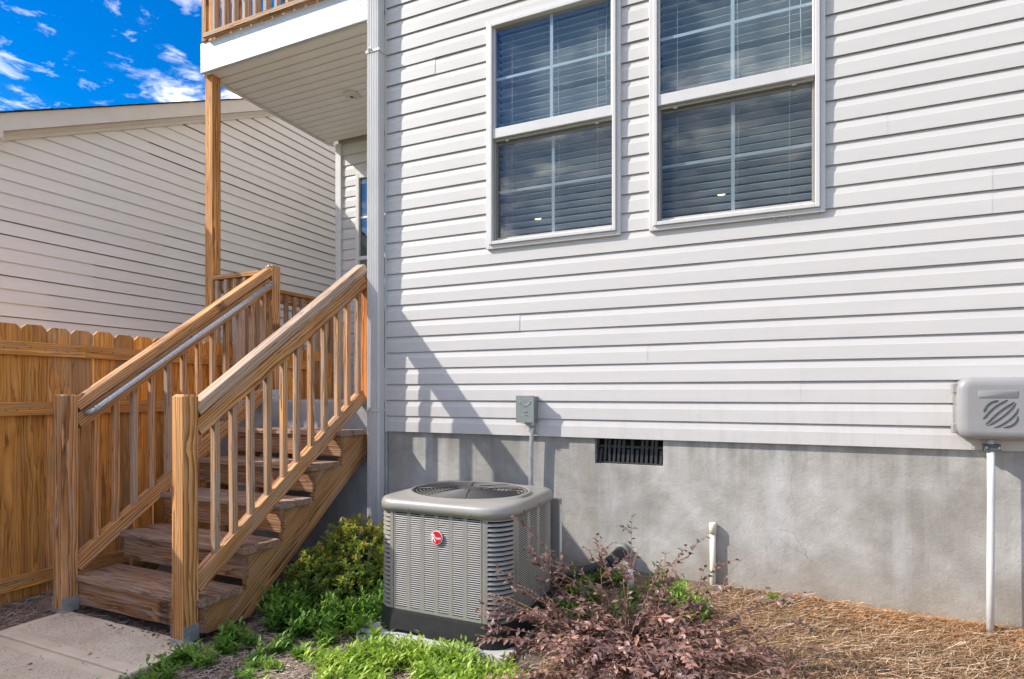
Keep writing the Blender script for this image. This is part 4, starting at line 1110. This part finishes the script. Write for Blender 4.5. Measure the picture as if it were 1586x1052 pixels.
def rnd_dir(n, up=0.0):
    v = rng.normal(size=(n, 3)); v[:, 2] += up; return v/np.linalg.norm(v, axis=1, keepdims=True)
def twigmesh(name, segs, mat, parent, r=.0018):
    """segs: list of polylines (with end taper)"""
    V, F = [], []
    for pts in segs:
        n = len(pts); k = len(V)
        for i, p in enumerate(pts):
            p = Vector(p); d = (Vector(pts[min(i+1, n-1)])-Vector(pts[max(i-1, 0)])).normalized(); a = d.orthogonal().normalized(); b = d.cross(a)
            rr = r*(1-.5*i/(n-1))
            for j in range(3): t = 2.094*j; V.append(p+(a*math.cos(t)+b*math.sin(t))*rr)
        for i in range(n-1):
            for j in range(3): F.append((k+i*3+j, k+i*3+(j+1) % 3, k+(i+1)*3+(j+1) % 3, k+(i+1)*3+j))
    return meshobj(name, V, F, mat, parent, smooth=True, kind='stuff')

# ---- low yellow-green azalea between the stairs and the condenser
def rosette_shrub(name, label, centre, rad, n_ros, mat, seed, parent_name, leafL=(.022, .040), lobes=None, bright=None, cat='shrub', per=11):
    rs = np.random.default_rng(seed)
    sh = thing(name, centre, label, cat)
    c = np.array(centre); P, D, U, L_, W_, T = [], [], [], [], [], []
    segs = []
    for i in range(n_ros):
        lb = lobes[rs.integers(len(lobes))]
        v = rs.normal(size=3); v[2] = abs(v[2])*1.0; v /= np.linalg.norm(v)
        q = rs.uniform(.45, 1.0)**.6
        pos = np.array(lb[:3])+v*np.array(lb[3:6])*q
        pos[2] = max(pos[2], gz(pos[0], pos[1])+.015)
        root = np.array([lb[0]+(pos[0]-lb[0])*.3, lb[1]+(pos[1]-lb[1])*.3, gz(lb[0], lb[1])+.01])
        if i % 3 == 0: segs.append([tuple(root), tuple((root+pos)/2+rs.normal(size=3)*.01), tuple(pos)])
        axis = v*.6+np.array([0, 0, .7]); axis /= np.linalg.norm(axis)
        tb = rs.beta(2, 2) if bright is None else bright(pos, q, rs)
        nl = rs.integers(per-3, per+3)
        for j in range(nl):
            a = 2.4*j; e = .35+1.0*(1-j/nl)
            t1 = np.cross(axis, [.3, .5, .2]); t1 /= np.linalg.norm(t1); t2 = np.cross(axis, t1)
            d = axis*math.cos(e)+(t1*math.cos(a)+t2*math.sin(a))*math.sin(e)+rs.normal(size=3)*.12
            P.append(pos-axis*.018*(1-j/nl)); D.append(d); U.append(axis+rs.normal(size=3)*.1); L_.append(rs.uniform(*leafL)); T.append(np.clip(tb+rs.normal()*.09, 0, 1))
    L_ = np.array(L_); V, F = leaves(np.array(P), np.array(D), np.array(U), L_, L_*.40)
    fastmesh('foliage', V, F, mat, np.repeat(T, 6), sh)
    twigmesh('stem', segs, M_twig, sh, .003)
    return sh
lob = [(.20, -.55, .18, .34, .24, .34), (.20, -.55, .18, .34, .24, .34), (.02, -.72, .10, .22, .20, .24), (.40, -.42, .18, .17, .18, .30), (.27, -.76, .05, .24, .18, .22), (.50, -.50, .15, .10, .12, .30)]
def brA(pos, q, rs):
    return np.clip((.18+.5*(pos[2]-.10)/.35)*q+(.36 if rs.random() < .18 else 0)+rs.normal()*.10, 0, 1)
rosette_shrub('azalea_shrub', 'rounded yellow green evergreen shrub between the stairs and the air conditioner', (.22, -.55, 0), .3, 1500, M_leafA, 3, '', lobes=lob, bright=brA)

# ---- leafy weeds, one mass of ground cover per patch
def weeds(name, label, cells, mat, seed, leafL=(.025, .05), nst=(3, 7), h=(.03, .09), dens=.5, cat='ground cover'):
    rs = np.random.default_rng(seed); P, D, U, L_, T = [], [], [], [], []
    for (cx, cy, rx, ry, n, hs_, tm) in cells:
        nc = max(2, int(n/9)); cen = []
        for i in range(nc):
            a = rs.uniform(0, 6.283); q = math.sqrt(rs.random()); cen.append((cx+rx*q*math.cos(a), cy+ry*q*math.sin(a), rs.uniform(.6, 1.25), rs.normal()*.10))
        for i in range(int(n*dens)):
            cc = cen[i % nc]; x = cc[0]+rs.normal()*.028; y = cc[1]+rs.normal()*.028
            if -1.27 < x < -.14 and y < -1.42: continue
            if .62 < x < 1.44 and -1.02 < y < -.32: continue
            z = gz(x, y)
            if .545 < x < 1.5 and -1.075 < y < -.27: z = .02
            tt = tm-.06+cc[3]*1.8+rs.normal()*.14
            for s in range(rs.integers(*nst)):
                hh = rs.uniform(*h)*hs_*cc[2]; lean = rs.normal(size=2)*.35
                top = np.array([x+lean[0]*hh+rs.normal()*.012, y+lean[1]*hh+rs.normal()*.012, z+hh])
                m = max(3, int(hh/.010)) if hh < .06 else int(hh/.012)
                for j in range(m):
                    f = (j+1)/m; p = np.array([x, y, z])*(1-f)+top*f
                    az = j*2.4+rs.normal()*.4; el = .25+.75*f*rs.uniform(.6, 1.2)
                    D.append([math.cos(az)*math.cos(el), math.sin(az)*math.cos(el), math.sin(el)]); U.append([-math.cos(az)*.6, -math.sin(az)*.6, 1]); P.append(p)
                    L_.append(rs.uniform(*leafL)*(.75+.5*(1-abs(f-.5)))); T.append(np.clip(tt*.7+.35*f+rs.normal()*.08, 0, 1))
    L_ = np.array(L_); V, F = leaves(np.array(P), np.array(D), np.array(U), L_, L_*.33, .2, .2)
    o = fastmesh(name, V, F, mat, np.repeat(T, 6)); return tag(o, label, cat, kind='stuff')
weeds('leafy_weeds', 'bright green lit weeds in front of the air conditioner pad', [
    (.95, -1.20, .28, .12, 130, 1.15, .55), (1.35, -1.24, .30, .14, 170, 1.15, .6), (1.60, -1.38, .30, .20, 170, 1.2, .6), (.60, -1.28, .20, .13, 60, .9, .5), (1.15, -1.42, .5, .14, 200, 1.0, .6), (.70, -1.00, .06, .10, 14, 1, .4),
    (.50, -1.06, .12, .12, 36, 1.1, .5), (1.0, -1.62, .5, .12, 100, .8, .55), (1.75, -1.6, .3, .2, 90, 1, .6)], M_leafB, 21, leafL=(.022, .052), dens=.46, h=(.02, .075))
weeds('leafy_weeds', 'shaded green weeds spreading from the walkway edge to the shrub', [
    (-.02, -1.60, .14, .16, 90, .9, .4), (-.02, -1.95, .14, .30, 120, .6, .45), (.02, -1.33, .13, .16, 60, 1.0, .4), (.22, -1.28, .10, .10, 22, .9, .4), (.38, -1.50, .14, .10, 36, .6, .4), (.14, -1.02, .16, .14, 80, 1.3, .35), (.46, -.88, .16, .13, 70, 1.5, .4),
    (.20, -1.75, .16, .12, 40, .5, .5), (.50, -1.25, .12, .10, 30, .8, .5), (.55, -.70, .06, .25, 50, 2.0, .4), (.35, -1.08, .2, .1, 40, .8, .4), (-.02, -.96, .15, .12, 120, 2.0, .3), (.30, -.92, .25, .10, 120, 1.9, .35), (.6, -1.75, .3, .2, 40, .5, .5)], M_leafG, 22, leafL=(.028, .05), dens=.42)
weeds('leafy_weeds', 'low green weeds along the foundation behind the air conditioner', [
    (1.60, -.20, .18, .13, 90, 1.1, .6), (1.95, -.22, .2, .14, 60, 1.0, .45), (2.26, -.30, .12, .10, 40, 1.0, .5), (1.70, -.55, .25, .22, 150, 1.0, .45), (2.05, -.58, .2, .2, 60, .9, .4), (2.58, -.10, .02, .02, 6, .5, .5)], M_leafG, 23, leafL=(.028, .048), dens=.55)

# ---- purple-leaved shrub: arching twigs with paired leaves
def purple():
    rs = np.random.default_rng(5)
    sh = thing('purple_leaf_shrub', (2.05, -.98, .1), 'sprawling purple leaved shrub with thin reddish arching twigs beside the air conditioner', 'shrub')
    segs, P, D, U, L_, T = [], [], [], [], [], []
    def branch(root, end, sag, n, r=1, leaf0=.25, tt=.4, dens=.024):
        root = np.array(root, float); end = np.array(end, float)
        mid = (root+end)/2+np.array([0, 0, sag])
        side = rs.normal(size=3)*.02
        ptsb = []
        for i in range(n+1):
            f = i/n; p = root*(1-f)**2+2*mid*f*(1-f)+end*f*f+side*math.sin(f*6)*.4; ptsb.append(p)
        segs.append([tuple(p) for p in ptsb])
        ln = sum(np.linalg.norm(ptsb[i+1]-ptsb[i]) for i in range(n)); m = max(3, int(ln*(1-leaf0)/dens))
        for j in range(m):
            f = leaf0+(1-leaf0)*(j+.5)/m; x = f*n; i = min(n-1, int(x)); p = ptsb[i]+(ptsb[i+1]-ptsb[i])*(x-i)
            d = ptsb[i+1]-ptsb[i]; d /= np.linalg.norm(d)
            s = np.cross(d, [0, 0, 1.0]); s /= np.linalg.norm(s)+1e-9
            sg = 1 if j % 2 else -1
            for _ in range(1 if rs.random() < .6 else 2):
                D.append(d*.55+s*sg*rs.uniform(.5, 1)+np.array([0, 0, rs.uniform(-.55, .35)])); U.append(np.array([0, 0, 1])+rs.normal(size=3)*.55)
                P.append(p); L_.append(rs.uniform(.026, .048)*(1.1-.40*f)); T.append(np.clip(tt+rs.normal()*.2, 0, 1)); sg = -sg
        return ptsb
    c = np.array([2.02, -.98, .09])
    for i in range(118):
        a = rs.uniform(0, 6.283); rad = rs.uniform(.15, .66)
        rt = c+np.array([rs.normal()*.10, rs.normal()*.08, -.01])
        e = c+np.array([math.cos(a)*rad*1.05, math.sin(a)*rad*.85, rs.uniform(.02, .30)*(1.15-rad)])
        if e[1] < -1.62: e[1] = -1.62+rs.random()*.1
        pb = branch(rt, e, rs.uniform(.06, .20), 7, tt=rs.choice([.25, .4, .5, .75]))
        for k in range(rs.integers(2, 5)):
            q = pb[rs.integers(2, 7)]; dd = (e-rt); dd[2] *= .3; dd /= np.linalg.norm(dd)+1e-9
            pe = q+dd*rs.uniform(.05, .14)+rs.normal(size=3)*np.array([.08, .08, .035])
            pe[2] = max(pe[2], gz(pe[0], pe[1])+.015)
            branch(q, pe, .02, 4, leaf0=.1, tt=rs.choice([.2, .35, .5, .7]))
    # long sprays matching the silhouette against the wall
    tgt = [(1.985, -.85, .735), (1.80, -.80, .62), (1.84, -.84, .53), (2.22, -.80, .60), (2.16, -.9, .50), (2.42, -.80, .44), (2.36, -.70, .52), (2.70, -.70, .42), (2.72, -.66, .29), (2.78, -.8, .24), (1.60, -.92, .50), (1.52, -.95, .56), (1.40, -1.06, .44), (1.36, -1.10, .36), (1.34, -1.14, .30), (1.42, -1.18, .22), (1.46, -1.0, .72), (1.68, -.8, .46), (2.55, -1.0, .26), (2.72, -.95, .2), (2.10, -.75, .48), (1.93, -.7, .45), (1.50, -1.22, .14), (1.36, -1.2, .17)]
    for i, e in enumerate(tgt):
        rt = c+np.array([rs.normal()*.08+(e[0]-2.02)*.15, rs.normal()*.05, 0])
        pb = branch(rt, e, .10 if i else .0, 9, leaf0=.30, tt=.3, dens=.022)
        for k in range(4):
            q = pb[rs.integers(4, 9)]; pe = q+(np.array(e)-rt)*rs.uniform(.08, .22)+rs.normal(size=3)*np.array([.05, .05, .03]); branch(q, pe, .01, 4, leaf0=.1, tt=.32, dens=.022)
    L_ = np.array(L_); V, F = leaves(np.array(P), np.array(D), np.array(U), L_, L_*.52, .18, .15)
    fastmesh('foliage', V, F, M_leafP, np.repeat(T, 6), sh)
    twigmesh('twig', segs, M_twigP, sh, .0025)
purple()

# ---- pine straw and shredded mulch: thin bent needles
def straw(name, label, areas, mat, seed, ln=(.05, .16), wd=.0021, lift=.018, cat='mulch'):
    rs = np.random.default_rng(seed); Vs, Fs, Ts = [], [], []; k = 0
    for (x0, x1, y0, y1, n) in areas:
        x = rs.uniform(x0, x1, n); y = rs.uniform(y0, y1, n)
        for i in range(n):
            if -1.28 < x[i] < -.115 and y[i] < -1.41: continue
            if .545 < x[i] < 1.5 and -1.075 < y[i] < -.27: continue
            z = gz(x[i], y[i])+rs.random()*lift+.002
            a = rs.uniform(0, 3.1416); L0 = rs.uniform(*ln)/2; c, s = math.cos(a), math.sin(a)
            el = rs.normal()*.16; bend = rs.normal()*.12
            w = wd*rs.uniform(.7, 1.5)
            px, py = -s*w/2, c*w/2
            pts = []
            for f in (-1, 0, 1):
                bx_ = bend*L0*(1-f*f)
                pts.append((x[i]+c*L0*f-s*bx_, y[i]+s*L0*f+c*bx_, z+el*L0*f+(.004 if f == 0 else 0)))
            for (qx, qy, qz) in pts: Vs.append((qx-px, qy-py, qz)); Vs.append((qx+px, qy+py, qz+w*.3))
            Fs.append((k, k+1, k+3, k+2)); Fs.append((k+2, k+3, k+5, k+4)); k += 6
            Ts += [min(1, max(0, rs.normal(.5, .25)))]*6
    o = fastmesh(name, np.array(Vs), np.array(Fs), mat, Ts, smooth=False); return tag(o, label, cat, kind='stuff')
straw('pine_straw', 'dry tan pine straw covering the bed at right below the foundation', [(2.3, 4.2, -1.0, -.02, 22000), (1.6, 2.6, -1.3, -.1, 8000), (2.0, 4.0, -1.5, -.9, 7000), (1.5, 2.6, -1.9, -1.2, 5000)], M_straw, 31, ln=(.03, .13), wd=.0018)
straw('shredded_mulch', 'grey brown shredded mulch between the walkway and the air conditioner', [(-.12, .62, -2.3, -.95, 9000), (.5, 1.6, -1.9, -1.0, 6000), (-.1, .6, -1.1, -.3, 2500)], M_strawG, 32, ln=(.015, .07), wd=.0030)
straw('shredded_mulch', 'grey brown shredded mulch beside the fence at the far left', [(-1.80, -1.275, -2.4, -.9, 4500), (-1.28, -.2, -1.42, -.6, 2500)], M_strawG, 33, ln=(.03, .12), wd=.0026)
# a few bark clods and stones along the foundation, fallen leaves
def clods():
    rs = random.Random(4); V, F = [], []
    for i in range(60):
        x = 2.62+1.15*rs.random()**.7; y = rs.uniform(-.15, .0); r = rs.uniform(.006, .020); k = len(V); z = gz(x, y)+.003
        bm = bmesh.new(); bmesh.ops.create_icosphere(bm, subdivisions=1, radius=r)
        for v in bm.verts: q = 1+rs.uniform(-.3, .3); V.append((x+v.co.x*q, y+v.co.y*q, z+v.co.z*q*.6))
        for f in bm.faces: F.append(tuple(k+v.index for v in f.verts))
        bm.free()
    tag(meshobj('clay_clods', V, F, M_clay), 'crumbs of orange clay along the foot of the foundation by the riser pipe', 'soil clods', kind='stuff')
M_clay = simple('orange_clay', (.48, .23, .085), .95, var=.3, vscale=60)
clods()

def fallen(name, label, areas, seed, L=(.018, .04)):
    rs = np.random.default_rng(seed); P, D, U, Ls_, T = [], [], [], [], []
    for (x0, x1, y0, y1, n) in areas:
        for i in range(n):
            x, y = rs.uniform(x0, x1), rs.uniform(y0, y1)
            if .545 < x < 1.5 and -1.075 < y < -.27: continue
            z = .003 if (-1.27 < x < -.125 and y < -1.42) else gz(x, y)+.012
            a = rs.uniform(0, 6.283); P.append((x, y, z)); D.append((math.cos(a), math.sin(a), rs.normal()*.15)); U.append((rs.normal()*.3, rs.normal()*.3, 1)); Ls_.append(rs.uniform(*L)); T.append(rs.random())
    Ls_ = np.array(Ls_); V, F = leaves(np.array(P), np.array(D), np.array(U), Ls_, Ls_*.5, .15, .1)
    tag(fastmesh(name, V, F, M_dead, np.repeat(T, 6)), label, 'fallen leaves', kind='stuff')
M_dead = leafmat('dead_leaf', (.10, .05, .028), (.30, .16, .08), (.50, .36, .22), rough=.8, trans=.1)
fallen('fallen_leaves', 'small dry brown leaves scattered over the mulch bed and walkway edge', [(-.12, 1.8, -2.2, -.5, 240), (2.2, 3.9, -1.6, -.05, 160), (-1.75, -1.3, -2.2, -1.0, 60), (-1.2, -.2, -1.50, -1.40, 26), (-1.25, -.2, -2.3, -1.5, 9)], 41)
def litter():
    rs = random.Random(9); segs = []
    for i in range(34):
        x = rs.uniform(-1.22, -.3); y = -1.42-abs(rs.gauss(0, .035)) if i < 28 else rs.uniform(-1.9, -1.5); a = rs.uniform(-1, 1); l = rs.uniform(.02, .07)
        segs.append([(x, y, .003), (x+math.cos(a)*l*.5, y+math.sin(a)*l*.4, .007), (x+math.cos(a+.4)*l, y+math.sin(a+.4)*l*.6, .003)])
    tag(twigmesh('straw_litter', segs, M_twig, None, .0013), 'stray pine needles lying on the walkway at the foot of the bottom step', 'litter', kind='stuff')
litter()

def nails(name, parent, pts, nrm):
    """small dark screw heads, joined"""
    V, F = [], []; nrm = Vector(nrm); a = nrm.orthogonal().normalized(); b = nrm.cross(a)
    for p in pts:
        p = Vector(p); k = len(V); r = .0038
        for h in (-.002, .0012):
            for j in range(6): t = math.pi/3*j; V.append(p+nrm*h+(a*math.cos(t)+b*math.sin(t))*r)
        F += [(k+j, k+(j+1) % 6, k+6+(j+1) % 6, k+6+j) for j in range(6)]+[tuple(k+6+j for j in range(6))]
    meshobj(name, V, F, M_nail, parent, kind='stuff')
M_nail = simple('rusty_nail', (.06, .045, .035), .6, metal=.4)
rs = random.Random(12)
fn = []
for o in bpy.data.objects:
    if o.name.startswith('picket') and o.type == 'MESH':
        y = WM[o.name].translation.y
        for z in (1.576, 1.193, .105):
            for q in (-.035, .035): fn.append((FX+.0385, y+q+rs.uniform(-.01, .01), z+rs.uniform(-.012, .012)))
nails('nail_heads', fence, fn, (1, 0, 0))
sn = []
for i in range(5):
    for j in range(2):
        for q in (-.035, .035):
            for xx in (-1.205, -.70, -.185): sn.append((xx+rs.uniform(-.006, .006), yfr[i]+j*.1385+.0665+q, RISE*(i+1)+.0002))
nails('screw_heads', st, sn, (0, 0, 1))
